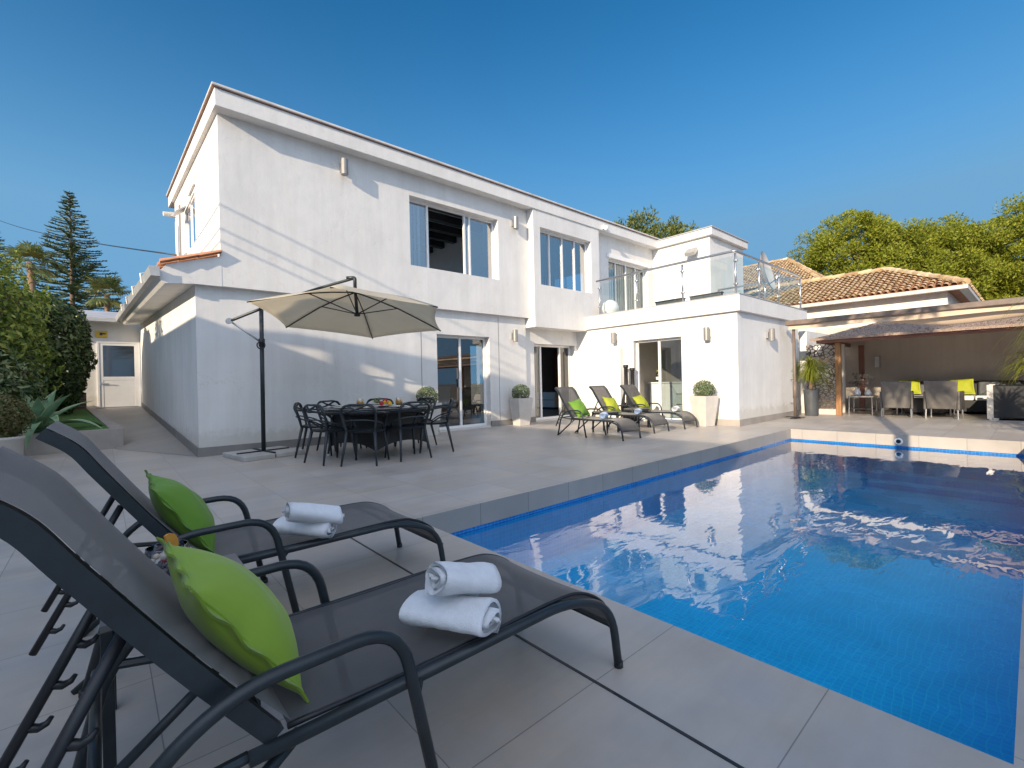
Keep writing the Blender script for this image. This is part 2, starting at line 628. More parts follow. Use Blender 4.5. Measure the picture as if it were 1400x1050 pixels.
MAT['mos_f'] = tiles("pool_mosaic_floor", "XY", (0.042, 0.042), b1, b2, bm, 0.0030, rough=0.25, bstr=0.1, cloud=0.15, wobble=0.11)
MAT['mos_xb'] = tiles("pool_mosaic_side_lit", "XZ", (0.042, 0.042), b1, b2, bm, 0.0026, rough=0.25, bstr=0.1, cloud=0.1)
MAT['mos_yb'] = tiles("pool_mosaic_end_lit", "YZ", (0.042, 0.042), b1, b2, bm, 0.0026, rough=0.25, bstr=0.1, cloud=0.1)
b1, b2, bm = (0.002, 0.10, 0.36), (0.006, 0.155, 0.48), (0.04, 0.27, 0.58)  # same mosaic above the waterline, its shade painted in as a darker blue
MAT['mos_x'] = tiles("pool_mosaic_side_shaded", "XZ", (0.042, 0.042), b1, b2, bm, 0.0022, rough=0.25, bstr=0.1, cloud=0.1)
MAT['mos_y'] = tiles("pool_mosaic_end_shaded", "YZ", (0.042, 0.042), b1, b2, bm, 0.0022, rough=0.25, bstr=0.1, cloud=0.1)
MAT['skirt'] = simple("grey_skirting_tile", (0.22, 0.21, 0.20), 0.55, var=0.15, scale=3)
MAT['skirt_l'] = simple("beige_skirting_tile", (0.34, 0.31, 0.28), 0.55, var=0.15, scale=3)
MAT['alu'] = simple("white_aluminium", (0.78, 0.78, 0.78), 0.35, var=0.03)
MAT['steel'] = simple("brushed_steel", (0.55, 0.56, 0.57), 0.28, metal=0.9, var=0.08, scale=20)
MAT['zinc'] = simple("zinc_gutter", (0.50, 0.49, 0.47), 0.42, metal=0.5, var=0.12)
MAT['frame'] = simple("anthracite_metal", (0.022, 0.030, 0.036), 0.36, metal=0.15, var=0.2, scale=14, bstr=0.06, bscale=250)
MAT['black'] = simple("black_plastic", (0.014, 0.016, 0.02), 0.42, var=0.2)
MAT['chair'] = simple("black_chair_plastic", (0.020, 0.027, 0.034), 0.40, var=0.15)
MAT['sling'] = weave("dark_sling_mesh", (0.062, 0.060, 0.062), 0.0042, 0.62, "XY", 0.45, 0.30, 0.25)
_nt = MAT['sling'].node_tree
_b = _nt.nodes["Principled BSDF"]
_b.inputs["Sheen Weight"].default_value = 0.2
_b.inputs["Sheen Roughness"].default_value = 0.45
_t = N(_nt, "ShaderNodeBsdfTransparent")
_m = N(_nt, "ShaderNodeMixShader")
_m.inputs[0].default_value = 0.08
_nt.links.new(_b.outputs[0], _m.inputs[1])
_nt.links.new(_t.outputs[0], _m.inputs[2])
_nt.links.new(_m.outputs[0], _nt.nodes["Material Output"].inputs[0])
MAT['wicker_d'] = weave("dark_wicker", (0.022, 0.024, 0.027), 0.02, 0.5, "XZ", 0.4, 0.6, 0.8)
MAT['wicker_g'] = weave("grey_wicker", (0.15, 0.14, 0.13), 0.03, 0.6, "YZ", 0.4, 0.5, 0.8)
def cloth_trans(m, f):
    nt = m.node_tree
    b = nt.nodes["Principled BSDF"]
    tr = N(nt, "ShaderNodeBsdfTranslucent")
    src = b.inputs["Base Color"].links[0].from_socket
    nt.links.new(src, tr.inputs["Color"])
    mx = N(nt, "ShaderNodeMixShader")
    mx.inputs[0].default_value = f
    nt.links.new(b.outputs[0], mx.inputs[1])
    nt.links.new(tr.outputs[0], mx.inputs[2])
    nt.links.new(mx.outputs[0], nt.nodes["Material Output"].inputs[0])
    return m


MAT['canvas'] = simple("cream_canvas", (0.62, 0.57, 0.47), 0.85, var=0.05, scale=3, bstr=0.15, bscale=200)
MAT['awning'] = simple("beige_awning_cloth", (0.62, 0.49, 0.37), 0.85, var=0.05, scale=2)
MAT['rust'] = simple("brown_red_beam", (0.22, 0.095, 0.070), 0.5, var=0.25, scale=5)
MAT['brownmetal'] = simple("brown_metal", (0.16, 0.12, 0.10), 0.5, var=0.2)
MAT['wood'] = simple("warm_wood", (0.30, 0.15, 0.06), 0.5, var=0.3, scale=3, vec=(8, 8, 1))
MAT['door_wood'] = simple("oak_door", (0.36, 0.16, 0.07), 0.4, var=0.2, scale=3, vec=(10, 10, 1))
MAT['glass'] = glassmat("window_glass", (0.62, 0.72, 0.74), 0.22)
MAT['glass_dark'] = glassmat("dark_door_glass", (0.50, 0.58, 0.58), 0.10)
MAT['glass_rail'] = glassmat("rail_glass", (0.86, 0.94, 0.92), 0.05)
MAT['glass_blue'] = glassmat("sky_window_glass", (0.40, 0.55, 0.68), 0.34)
MAT['drink_glass'] = glassmat("drinking_glass", (0.93, 0.96, 0.97), 0.08)
MAT['blind'] = simple("vertical_blind_cloth", (0.62, 0.63, 0.62), 0.8, var=0.04)
MAT['int_grey'] = simple("interior_grey_wall", (0.30, 0.285, 0.27), 0.8, var=0.08)
MAT['int_white'] = simple("interior_white", (0.74, 0.73, 0.71), 0.6, var=0.04)
MAT['int_dark'] = simple("dark_beam_wood", (0.03, 0.028, 0.026), 0.5, var=0.15)
MAT['int_floor'] = simple("interior_floor", (0.22, 0.13, 0.08), 0.35, var=0.2, scale=2)
MAT['green'] = simple("green_cushion_cloth", (0.25, 0.39, 0.035), 0.8, var=0.05, scale=5, bstr=0.06, bscale=900, sheen=0.15)
MAT['green2'] = simple("deep_green_cushion_cloth", (0.135, 0.28, 0.025), 0.8, var=0.05, scale=5, bstr=0.06, bscale=900, sheen=0.1)
MAT['lime'] = simple("lime_cushion_cloth", (0.33, 0.37, 0.02), 0.75, var=0.06, scale=9, bstr=0.1, bscale=500)
MAT['towel'] = simple("white_towel", (0.80, 0.82, 0.86), 0.95, var=0.06, scale=30, bstr=0.55, bscale=420, spec=0.1, sheen=0.5)
MAT['towel_b'] = simple("pale_blue_towel", (0.36, 0.50, 0.74), 0.95, var=0.07, scale=30, bstr=0.5, bscale=300, spec=0.1, sheen=0.4)
MAT['terracotta'] = simple("terracotta_tile", (0.42, 0.19, 0.10), 0.8, var=0.3, scale=5, bstr=0.3, bscale=30)
MAT['pot_white'] = simple("pale_stone_planter", (0.56, 0.53, 0.49), 0.6, var=0.08, scale=5, bstr=0.1)
MAT['pot_dark'] = simple("slate_planter", (0.075, 0.085, 0.095), 0.5, var=0.15)
MAT['slab'] = simple("concrete_slab", (0.40, 0.39, 0.37), 0.75, var=0.15, scale=7, bstr=0.2)
MAT['bark'] = simple("bark", (0.16, 0.11, 0.075), 0.9, var=0.35, scale=12, bstr=0.7, bscale=25)
MAT['palmbark'] = simple("palm_bark", (0.26, 0.17, 0.11), 0.9, var=0.35, scale=10, bstr=0.7, bscale=16, vec=(1, 1, 3))
MAT['roofgrey'] = simple("grey_roof_sheet", (0.42, 0.42, 0.44), 0.6, var=0.12, scale=2)
MAT['yellow'] = simple("yellow_sign_plate", (0.62, 0.42, 0.05), 0.5, var=0.1)
MAT['vase'] = simple("glossy_black_vase", (0.022, 0.02, 0.02), 0.22, var=0.2)
MAT['thatch'] = simple("heather_thatch", (0.34, 0.25, 0.20), 0.95, var=0.5, scale=22, bstr=1.0, bscale=60, vec=(1, 3.5, 2))


def rooftile_mat():
    m, nt, b = newmat("weathered_clay_tile")
    ge = N(nt, "ShaderNodeNewGeometry")
    r = ramp(nt, ge.outputs["Random Per Island"], [(0.0, (0.40, 0.27, 0.16)), (0.3, (0.56, 0.41, 0.25)), (0.55, (0.62, 0.49, 0.32)), (0.8, (0.50, 0.35, 0.21)), (1.0, (0.68, 0.57, 0.42))])
    tc = N(nt, "ShaderNodeTexCoord")
    nz = N(nt, "ShaderNodeTexNoise", Scale=3.0, Detail=6.0, Roughness=0.7)
    nt.links.new(tc.outputs["Object"], nz.inputs["Vector"])
    r2 = ramp(nt, nz.outputs["Fac"], [(0.35, (0.62, 0.60, 0.50)), (0.6, (1.05, 1.0, 0.95))])
    mx = N(nt, "ShaderNodeMix", data_type='RGBA', blend_type='MULTIPLY')
    mx.inputs[0].default_value = 1.0
    nt.links.new(r.outputs[0], mx.inputs[6])
    nt.links.new(r2.outputs[0], mx.inputs[7])
    nt.links.new(mx.outputs[2], b.inputs["Base Color"])
    b.inputs["Roughness"].default_value = 0.9
    n2 = N(nt, "ShaderNodeTexNoise", Scale=40.0, Detail=4.0)
    nt.links.new(tc.outputs["Object"], n2.inputs["Vector"])
    bump(nt, b, n2.outputs["Fac"], 0.4, 0.01)
    return m


MAT['claytile'] = rooftile_mat()


def water_mat():
    m, nt, b = newmat("pool_water")
    nt.nodes.remove(b)
    tc = N(nt, "ShaderNodeTexCoord")

    def layer(scale, sc, detail, dist, strength, prev=None):
        mp = N(nt, "ShaderNodeMapping")
        mp.inputs["Scale"].default_value = sc
        mp.inputs["Rotation"].default_value = (0, 0, radians(-42))
        nt.links.new(tc.outputs["Object"], mp.inputs[0])
        nz = N(nt, "ShaderNodeTexNoise", Scale=scale, Detail=detail, Roughness=0.5, Distortion=0.6)
        nt.links.new(mp.outputs[0], nz.inputs["Vector"])
        bn = N(nt, "ShaderNodeBump", Strength=strength, Distance=dist)
        nt.links.new(nz.outputs["Fac"], bn.inputs["Height"])
        if prev is not None:
            nt.links.new(prev.outputs[0], bn.inputs["Normal"])
        return bn
    a = layer(1.1, (0.7, 1.25, 1), 1.5, 0.05, 0.13)
    c = layer(4.4, (0.55, 1.8, 1), 2.0, 0.016, 0.14, a)
    tr = N(nt, "ShaderNodeBsdfTransparent")
    tr.inputs["Color"].default_value = (0.84, 0.99, 1.0, 1)
    gl = N(nt, "ShaderNodeBsdfGlossy", Roughness=0.0)
    nt.links.new(c.outputs[0], gl.inputs["Normal"])
    fr0 = N(nt, "ShaderNodeFresnel", IOR=1.34)
    nt.links.new(c.outputs[0], fr0.inputs["Normal"])
    fr = N(nt, "ShaderNodeMath", operation='MULTIPLY', use_clamp=True)
    fr.inputs[1].default_value = 1.9
    nt.links.new(fr0.outputs[0], fr.inputs[0])
    mx = N(nt, "ShaderNodeMixShader")
    nt.links.new(fr.outputs[0], mx.inputs[0])
    nt.links.new(tr.outputs[0], mx.inputs[1])
    nt.links.new(gl.outputs[0], mx.inputs[2])
    nt.links.new(mx.outputs[0], nt.nodes["Material Output"].inputs[0])
    return m


MAT['water'] = water_mat()
MAT['hedge'] = leafmat("dark_hedge_leaf", [(0.020, 0.042, 0.013), (0.042, 0.078, 0.019), (0.065, 0.105, 0.025), (0.11, 0.15, 0.036)], 0.35, 0.12)
MAT['citrus'] = leafmat("citrus_leaf", [(0.07, 0.13, 0.02), (0.15, 0.22, 0.035), (0.25, 0.31, 0.05), (0.36, 0.39, 0.09)], 0.4, 0.3)
MAT['variegated'] = leafmat("variegated_leaf", [(0.035, 0.07, 0.028), (0.06, 0.11, 0.045), (0.12, 0.17, 0.07), (0.26, 0.29, 0.14)], 0.4, 0.2)
MAT['pine'] = leafmat("pine_needles", [(0.13, 0.165, 0.015), (0.21, 0.245, 0.025), (0.29, 0.32, 0.035), (0.37, 0.38, 0.06)], 0.6, 0.4, 0.2)
MAT['norfolk'] = leafmat("norfolk_needles", [(0.03, 0.055, 0.03), (0.05, 0.08, 0.04), (0.08, 0.115, 0.05), (0.13, 0.15, 0.06)], 0.55, 0.1, 0.25)
MAT['palm'] = leafmat("palm_leaflet", [(0.11, 0.14, 0.04), (0.22, 0.25, 0.07), (0.38, 0.37, 0.13)], 0.4, 0.2)
MAT['topiary'] = leafmat("boxwood_leaf", [(0.05, 0.09, 0.03), (0.09, 0.14, 0.05), (0.15, 0.20, 0.08), (0.20, 0.25, 0.12)], 0.5, 0.15)
MAT['strap'] = leafmat("yellow_green_strap_leaf", [(0.16, 0.21, 0.02), (0.27, 0.31, 0.035), (0.36, 0.38, 0.06)], 0.4, 0.35)
MAT['backtree'] = leafmat("olive_green_leaf", [(0.07, 0.10, 0.02), (0.13, 0.16, 0.03), (0.19, 0.21, 0.05)], 0.5, 0.3)
MAT['reddish'] = leafmat("bronze_small_leaf", [(0.05, 0.08, 0.02), (0.10, 0.11, 0.03), (0.16, 0.11, 0.05), (0.14, 0.17, 0.05)], 0.5, 0.2)
MAT['petal'] = leafmat("dry_white_petal", [(0.42, 0.36, 0.30), (0.6, 0.55, 0.48), (0.3, 0.22, 0.17)], 0.8, 0.3)


def agave_mat():
    m, nt, b = newmat("agave_leaf")
    tc = N(nt, "ShaderNodeTexCoord")
    uv = N(nt, "ShaderNodeUVMap")
    nz = N(nt, "ShaderNodeTexNoise", Scale=5.0, Detail=4.0)
    nt.links.new(tc.outputs["Object"], nz.inputs["Vector"])
    r = ramp(nt, nz.outputs["Fac"], [(0.3, (0.13, 0.25, 0.14)), (0.7, (0.22, 0.36, 0.22))])
    at = N(nt, "ShaderNodeAttribute", attribute_name="edge")
    r2 = ramp(nt, at.outputs["Fac"], [(0.84, (0, 0, 0)), (0.93, (1, 1, 1))])
    mx = N(nt, "ShaderNodeMix", data_type='RGBA')
    nt.links.new(r2.outputs[0], mx.inputs[0])
    nt.links.new(r.outputs[0], mx.inputs[6])
    mx.inputs[7].default_value = (0.42, 0.46, 0.24, 1)
    nt.links.new(mx.outputs[2], b.inputs["Base Color"])
    b.inputs["Roughness"].default_value = 0.45
    return m


MAT['agave'] = agave_mat()


def screen_mat():
    m, nt, b = newmat("perforated_screen_sheet")
    tc = N(nt, "ShaderNodeTexCoord")
    mp = N(nt, "ShaderNodeMapping")
    mp.inputs["Scale"].default_value = (0.0, 9.0, 13.0)
    nt.links.new(tc.outputs["Object"], mp.inputs[0])
    vo = N(nt, "ShaderNodeTexVoronoi", Scale=1.0, feature='DISTANCE_TO_EDGE')
    nt.links.new(mp.outputs[0], vo.inputs["Vector"])
    gt = N(nt, "ShaderNodeMath", operation='GREATER_THAN')
    gt.inputs[1].default_value = 0.085
    nt.links.new(vo.outputs["Distance"], gt.inputs[0])
    b.inputs["Base Color"].default_value = (0.13, 0.09, 0.065, 1)
    b.inputs["Roughness"].default_value = 0.5
    tr = N(nt, "ShaderNodeBsdfTransparent")
    mx = N(nt, "ShaderNodeMixShader")
    nt.links.new(gt.outputs[0], mx.inputs[0])
    nt.links.new(b.outputs[0], mx.inputs[1])
    nt.links.new(tr.outputs[0], mx.inputs[2])
    nt.links.new(mx.outputs[0], nt.nodes["Material Output"].inputs[0])
    return m


MAT['screen'] = screen_mat()


def grass_mat():
    m, nt, b = newmat("artificial_lawn")
    tc = N(nt, "ShaderNodeTexCoord")
    nz = N(nt, "ShaderNodeTexNoise", Scale=90.0, Detail=6.0, Roughness=0.8)
    nt.links.new(tc.outputs["Object"], nz.inputs["Vector"])
    r = ramp(nt, nz.outputs["Fac"], [(0.3, (0.04, 0.13, 0.03)), (0.7, (0.13, 0.28, 0.06))])
    nt.links.new(r.outputs[0], b.inputs["Base Color"])
    b.inputs["Roughness"].default_value = 0.9
    bump(nt, b, nz.outputs["Fac"], 0.9, 0.02)
    return m


MAT['lawn'] = grass_mat()
MAT['earth'] = simple("dry_earth", (0.20, 0.15, 0.10), 0.95, var=0.3, scale=0.5, bstr=0.4, bscale=8)

# ---------------------------------------------------------------- setting: ground, deck, pool, path
PX0, PX1, PY0, PY1 = 1.80, 10.20, 0.05, 3.22
WZ = -0.222
g = MB()
for (x0, x1, y0, y1) in ((-600, PX0 - .3, -600, 900), (PX1 + .3, 900, -600, 900), (PX0 - .3, PX1 + .3, -600, PY0 - .3), (PX0 - .3, PX1 + .3, PY1 + .3, 900)):
    g.add([(x0, y0, -0.25), (x1, y0, -0.25), (x1, y1, -0.25), (x0, y1, -0.25)], [(0, 1, 2, 3)])
tag(g.build("ground", MAT['earth']), kind="structure")
d = MB()
DX0, DX1, DY0, DY1 = -4.9, 20.0, -7.0, 11.6
for (x0, x1, y0, y1) in ((DX0, PX0, DY0, DY1), (PX1, DX1, DY0, DY1), (PX0, PX1, DY0, PY0), (PX0, PX1, PY1, DY1)):
    d.add([(x0, y0, 0), (x1, y0, 0), (x1, y1, 0), (x0, y1, 0)], [(0, 1, 2, 3)])
for (a, b) in (((DX0, DY0), (DX1, DY0)), ((DX1, DY0), (DX1, DY1)), ((DX1, DY1), (DX0, DY1)), ((DX0, DY1), (DX0, DY0))):
    d.add([(a[0], a[1], 0), (a[0], a[1], -.25), (b[0], b[1], -.25), (b[0], b[1], 0)], [(0, 1, 2, 3)])
tag(d.build("pool_deck", MAT['deck']), kind="structure")
# dark movement joint behind the pool coping
tag(MB().box(1.259, 1.270, -6.5, 3.215, -0.01, 0.0025).build("deck_joint", MAT['black']), kind="structure")
cz = -0.19
tag(MB().add([(PX0, PY1, 0), (PX1, PY1, 0), (PX1, PY1, cz), (PX0, PY1, cz)], [(0, 1, 2, 3)])
    .add([(PX0, PY0, 0), (PX1, PY0, 0), (PX1, PY0, cz), (PX0, PY0, cz)], [(3, 2, 1, 0)]).build("pool_coping_side", MAT['coping_l']), kind="structure")
tag(MB().add([(PX1, PY0, 0), (PX1, PY1, 0), (PX1, PY1, cz), (PX1, PY0, cz)], [(3, 2, 1, 0)])
    .add([(PX0, PY0, 0), (PX0, PY1, 0), (PX0, PY1, cz), (PX0, PY0, cz)], [(0, 1, 2, 3)]).build("pool_coping_end", MAT['coping_e']), kind="structure")
FZ = -.72
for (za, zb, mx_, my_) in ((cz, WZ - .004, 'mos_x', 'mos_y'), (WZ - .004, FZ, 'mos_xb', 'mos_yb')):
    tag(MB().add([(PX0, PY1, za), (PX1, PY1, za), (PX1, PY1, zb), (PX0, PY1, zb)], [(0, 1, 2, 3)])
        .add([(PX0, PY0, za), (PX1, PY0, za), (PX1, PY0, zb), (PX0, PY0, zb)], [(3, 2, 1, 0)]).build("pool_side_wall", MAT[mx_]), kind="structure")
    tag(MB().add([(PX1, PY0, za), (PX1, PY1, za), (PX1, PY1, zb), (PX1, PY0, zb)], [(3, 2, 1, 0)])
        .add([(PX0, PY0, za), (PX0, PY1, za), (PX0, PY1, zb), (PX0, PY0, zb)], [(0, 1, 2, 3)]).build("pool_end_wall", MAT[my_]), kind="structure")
tag(MB().add([(PX0, PY0, FZ), (PX1, PY0, FZ), (PX1, PY1, FZ), (PX0, PY1, FZ)], [(0, 1, 2, 3)]).build("pool_floor", MAT['mos_f']), kind="structure")
st = MB()
for k in range(4):
    st.box(PX1 - 0.30 * (4 - k), PX1 - 0.004, PY0 + .004, PY0 + 1.75, FZ + 0.004, FZ + 0.38 - 0.10 * (3 - k))
tag(st.build("pool_steps", MAT['mos_f']), kind="structure")
tag(MB().add([(PX0 - .002, PY0 - .002, WZ), (PX1 + .002, PY0 - .002, WZ), (PX1 + .002, PY1 + .002, WZ), (PX0 - .002, PY1 + .002, WZ)], [(0, 1, 2, 3)]).build("pool_water", MAT['water']), kind="structure")
# round inlet fitting on the far pool edge
t = thing("pool_inlet", "small round white inlet ring with dark hole on the far pool edge", "pool inlet", (PX1, 1.56, -0.11))
MB().lathe([(0.03, 0), (0.055, 0), (0.06, 0.02), (0.055, 0.035), (0.034, 0.04)], n=20).xf(Matrix.Rotation(-pi / 2, 4, 'Y')).build("ring", MAT['alu'], t, True)
MB().lathe([(0.001, 0), (0.034, 0), (0.034, 0.042), (0.001, 0.042)], n=16).xf(Matrix.Rotation(-pi / 2, 4, 'Y')).build("nozzle", MAT['black'], t)

# sloping side path and raised lawn on the left
pm = MB()
pm.add([(0.18, 10.9, 0.004), (1.12, 8.6, 0.004), (0.84, 17.6, 0.585), (-0.5, 17.6, 0.585)], [(0, 1, 2, 3)])
pathm = tiles("path_tile", "XY", (1.15, 0.575), (0.29, 0.27, 0.25), (0.33, 0.31, 0.285), (0.2, 0.19, 0.18), 0.003, streak=(0.9, 9.0, 1.0), cloud=0.1)
tag(pm.build("path", pathm), kind="structure")
lw = MB()
lw.add([(-7, 11.28, 0.34), (0.09, 11.28, 0.34), (-0.42, 17.4, 0.64), (-7, 17.4, 0.64)], [(0, 1, 2, 3)])
tag(lw.build("lawn", MAT['lawn']), kind="structure")
t = thing("planter_wall", "low grey tiled wall edging the raised lawn beside the side path", "garden wall", (0.28, 11.17, 0))
w = MB()
w.hexa([(-7, 11.17, -.1), (0.28, 11.17, -.1), (0.28, 11.29, -.1), (-7, 11.29, -.1)], [(-7, 11.17, .36), (0.28, 11.17, .36), (0.28, 11.29, .362), (-7, 11.29, .362)])
w.hexa([(0.09, 11.291, -.1), (0.28, 11.291, -.1), (-0.22, 17.5, -.1), (-0.42, 17.5, -.1)], [(0.09, 11.291, .362), (0.28, 11.291, .362), (-0.22, 17.5, .67), (-0.42, 17.5, .67)])
w.build("wall", MAT['skirt_l'], t, world=True, bevel=0.006)

# ---------------------------------------------------------------- villa
villa = thing("villa", "large white two storey house with flat roof fascia behind the dining table", "house", (1.10, 8.57, 0))


def vp(name, mb, mat, parent=None, **k):
    return mb.build(name, mat, parent or villa, world=True, **k)


LY, UY, BY = 8.57, 8.45, 8.23
vp("lower_wall", MB().wall('y', 1.10, 8.085, 0, 2.66, LY, LY + .25, [(5.44, 6.90, .03, 2.13)]), MAT['stucco'])
vp("entrance_wall", MB().wall('y', 8.087, 10.13, 0, 2.66, LY + .05, LY + .30, [(8.42, 10.02, .03, 2.04)]), MAT['stucco'])
# wall along the side path
vp("side_wall", MB().prism([(1.10, LY + .004, -.02), (1.10, 17.5, .50), (1.10, 17.5, 3.0), (1.10, LY + .004, 2.66)],
                           [(1.35, LY + .004, -.02), (1.35, 17.5, .50), (1.35, 17.5, 3.0), (1.35, LY + .004, 2.66)])
   .xf(Matrix.Translation((1.10, LY, 0)) @ Matrix.Rotation(radians(1.5), 4, 'Z') @ Matrix.Translation((-1.10, -LY, 0))), MAT['stucco'])
for a, b in ((1.12, 5.44), (6.90, 8.085)):
    vp("skirting", MB().box(a, b, LY - .016, LY + .02, 0, .14), MAT['skirt'])
vp("skirting", MB().box(8.086, 8.42, LY + .034, LY + .06, 0, .14), MAT['skirt'])
vp("skirting", MB().hexa([(1.084, LY - .018, -.02), (1.119, LY - .018, -.02), (.88, 17.5, .50), (.845, 17.5, .50)],
                         [(1.084, LY - .018, .142), (1.119, LY - .018, .142), (.88, 17.5, .70), (.845, 17.5, .70)]), MAT['skirt'])
# panel joints on the ground floor front
for x in (5.05, 7.18):
    vp("wall_joint", MB().box(x - .006, x + .006, LY - .003, LY + .01, .14, 2.62), MAT['skirt'])

W1 = (4.78, 7.14, 3.50, 4.93)
W2 = (8.34, 10.36, 3.50, 4.95)
W3 = (11.45, 13.6, 2.82, 4.72)
UT = 5.415
vp("upper_wall", MB().wall('y', 1.43, 8.095, 2.661, UT, UY, UY + .25, [W1]), MAT['stucco'])
vp("bay_wall", MB().wall('y', 8.10, 10.72, 2.42, UT, BY, BY + .25, [W2]).wall('x', BY + .251, UY + .3, 2.661, UT, 8.10, 8.2).wall('x', BY + .251, UY + .3, 2.661, UT, 10.62, 10.72)
   .box(8.10, 10.72, BY + .251, LY + .30, 2.42, 2.66), MAT['stucco'])
vp("terrace_wall", MB().wall('y', 10.725, 14.2, 2.75, UT, UY, UY + .25, [W3]), MAT['stucco'])
GW = (10.9, 12.35, 3.98, 4.95)
vp("gable_wall", MB().wall('x', UY + .251, 14.1, 2.9, 5.40, 1.43, 1.65, [GW])
   .prism([(1.43, UY + .251, 5.401), (1.43, 14.1, 5.401), (1.43, 14.1, 5.80), (1.43, UY + .251, 5.42)],
          [(1.65, UY + .251, 5.401), (1.65, 14.1, 5.401), (1.65, 14.1, 5.80), (1.65, UY + .251, 5.42)]), MAT['stucco'])
# roof: fascia board, soffit, capping
rz0, rz1 = 5.36, 5.63


def roofz(y, z):
    return z + (y - 8.2) * 0.057


vp("roof", MB().hexa([(1.36, 8.2, rz0), (14.3, 8.2, rz0), (14.3, 14.7, roofz(14.7, rz0)), (1.36, 14.7, roofz(14.7, rz0))],
                     [(1.36, 8.2, rz1), (14.3, 8.2, rz1), (14.3, 14.7, roofz(14.7, rz1)), (1.36, 14.7, roofz(14.7, rz1))]), MAT['stucco'], bevel=0.008)
vp("roof_edging", MB().hexa([(1.33, 8.17, rz1 + .003), (14.33, 8.17, rz1 + .003), (14.33, 14.73, roofz(14.7, rz1) + .003), (1.33, 14.73, roofz(14.7, rz1) + .003)],
                            [(1.33, 8.17, rz1 + .012), (14.33, 8.17, rz1 + .012), (14.33, 14.73, roofz(14.7, rz1) + .012), (1.33, 14.73, roofz(14.7, rz1) + .012)]), simple('brown_edge_tile', (.26, .16, .12), .8, var=.25))
vp("roof_capping", MB().hexa([(1.32, 8.16, rz1 + .013), (14.34, 8.16, rz1 + .013), (14.34, 14.74, roofz(14.7, rz1) + .013), (1.32, 14.74, roofz(14.7, rz1) + .013)],
                             [(1.32, 8.16, rz1 + .055), (14.34, 8.16, rz1 + .055), (14.34, 14.74, roofz(14.7, rz1) + .055), (1.32, 14.74, roofz(14.7, rz1) + .055)]), simple('pale_capping', (.60, .57, .54), .7, var=.18, scale=4), bevel=0.01)


def window(name, plane, a0, a1, z0, z1, dpt, mull, glass, fw=.045, fd=.05, open_gap=None, parent=None, rails=True):
    """frame in the plane at depth dpt; mull: list of mullion positions; open_gap: (a,b) left without glass"""
    f = MB()

    def bx(p0, p1, q0, q1, dd=0.0, th=fd):
        if plane == 'y':
            f.box(p0, p1, dpt - dd, dpt + th, q0, q1)
        else:
            f.box(dpt - dd, dpt + th, p0, p1, q0, q1)
    bx(a0, a1, z0, z0 + fw)
    bx(a0, a1, z1 - fw, z1)
    bx(a0, a0 + fw, z0 + fw, z1 - fw)
    bx(a1 - fw, a1, z0 + fw, z1 - fw)
    for m_ in mull:
        bx(m_ - fw / 2, m_ + fw / 2, z0 + fw, z1 - fw, 0.004)
    fr = vp(name, f, MAT['alu'], parent, bevel=0.003)
    spans = [(a0 + fw, a1 - fw)]
    if open_gap:
        spans = [(a0 + fw, open_gap[0]), (open_gap[1], a1 - fw)]
    for (s0, s1) in spans:
        if s1 - s0 < .02:
            continue
        gl = MB()
        q = dpt + fd * .6
        if plane == 'y':
            gl.add([(s0, q, z0 + fw), (s1, q, z0 + fw), (s1, q, z1 - fw), (s0, q, z1 - fw)], [(0, 1, 2, 3)])
        else:
            gl.add([(q, s0, z0 + fw), (q, s1, z0 + fw), (q, s1, z1 - fw), (q, s0, z1 - fw)], [(0, 1, 2, 3)])
        gl.build("pane", MAT[glass], fr, world=True)
    return fr


def blinds(fr, plane, a0, a1, z0, z1, dpt, pitch=.09, ang=25):
    m_ = MB()
    n = int((a1 - a0) / pitch)
    for k in range(n):
        a = a0 + (k + .5) * pitch
        c_, s_ = cos(radians(ang)) * pitch * .5, sin(radians(ang)) * pitch * .5
        if plane == 'y':
            m_.add([(a - c_, dpt - s_, z0), (a + c_, dpt + s_, z0), (a + c_, dpt + s_, z1), (a - c_, dpt - s_, z1)], [(0, 1, 2, 3)])
        else:
            m_.add([(dpt - s_, a - c_, z0), (dpt + s_, a + c_, z0), (dpt + s_, a + c_, z1), (dpt - s_, a - c_, z1)], [(0, 1, 2, 3)])
    m_.build("vertical_blind", MAT['blind'], fr, world=True)


f1 = window("window", 'y', W1[0], W1[1], W1[2], W1[3], UY + .17, [5.30, 6.28, 6.42], 'glass_blue', open_gap=(5.32, 6.26))
f1["label"] = "wide white window with its middle sash slid open"
blinds(f1, 'y', 4.84, 5.28, 3.54, 4.89, UY + .30)
blinds(f1, 'y', 6.9, 7.1, 3.54, 4.89, UY + .30)
f2 = window("window", 'y', W2[0], W2[1], W2[2], W2[3], BY + .17, [8.84, 9.34, 9.84], 'glass_blue')
f2["label"] = "closed four pane white window with vertical blinds"
blinds(f2, 'y', 8.4, 9.75, 3.54, 4.91, BY + .30)
f3 = window("terrace_door", 'y', W3[0], W3[1], W3[2], W3[3], UY + .15, [12.0, 12.55, 13.08], 'glass_rail')
blinds(f3, 'y', 11.5, 13.55, 2.86, 4.68, UY + .25, .12, 12)
vp("shutter_box", MB().box(W3[0] - .1, W3[1] + .1, UY - .04, UY + .1, 4.725, 4.85), MAT['alu'], bevel=.01)
f4 = window("sliding_door", 'y', 5.44, 6.90, .03, 2.13, LY + .17, [6.16], 'glass_dark', fw=.055)
vp("handle", MB().box(6.10, 6.13, LY + .14, LY + .169, .95, 1.15), MAT['alu'], f4)
f5 = window("sliding_door", 'y', 8.42, 10.02, .03, 2.04, LY + .22, [8.82, 9.58], 'glass_dark', fw=.055, open_gap=(8.85, 9.55))
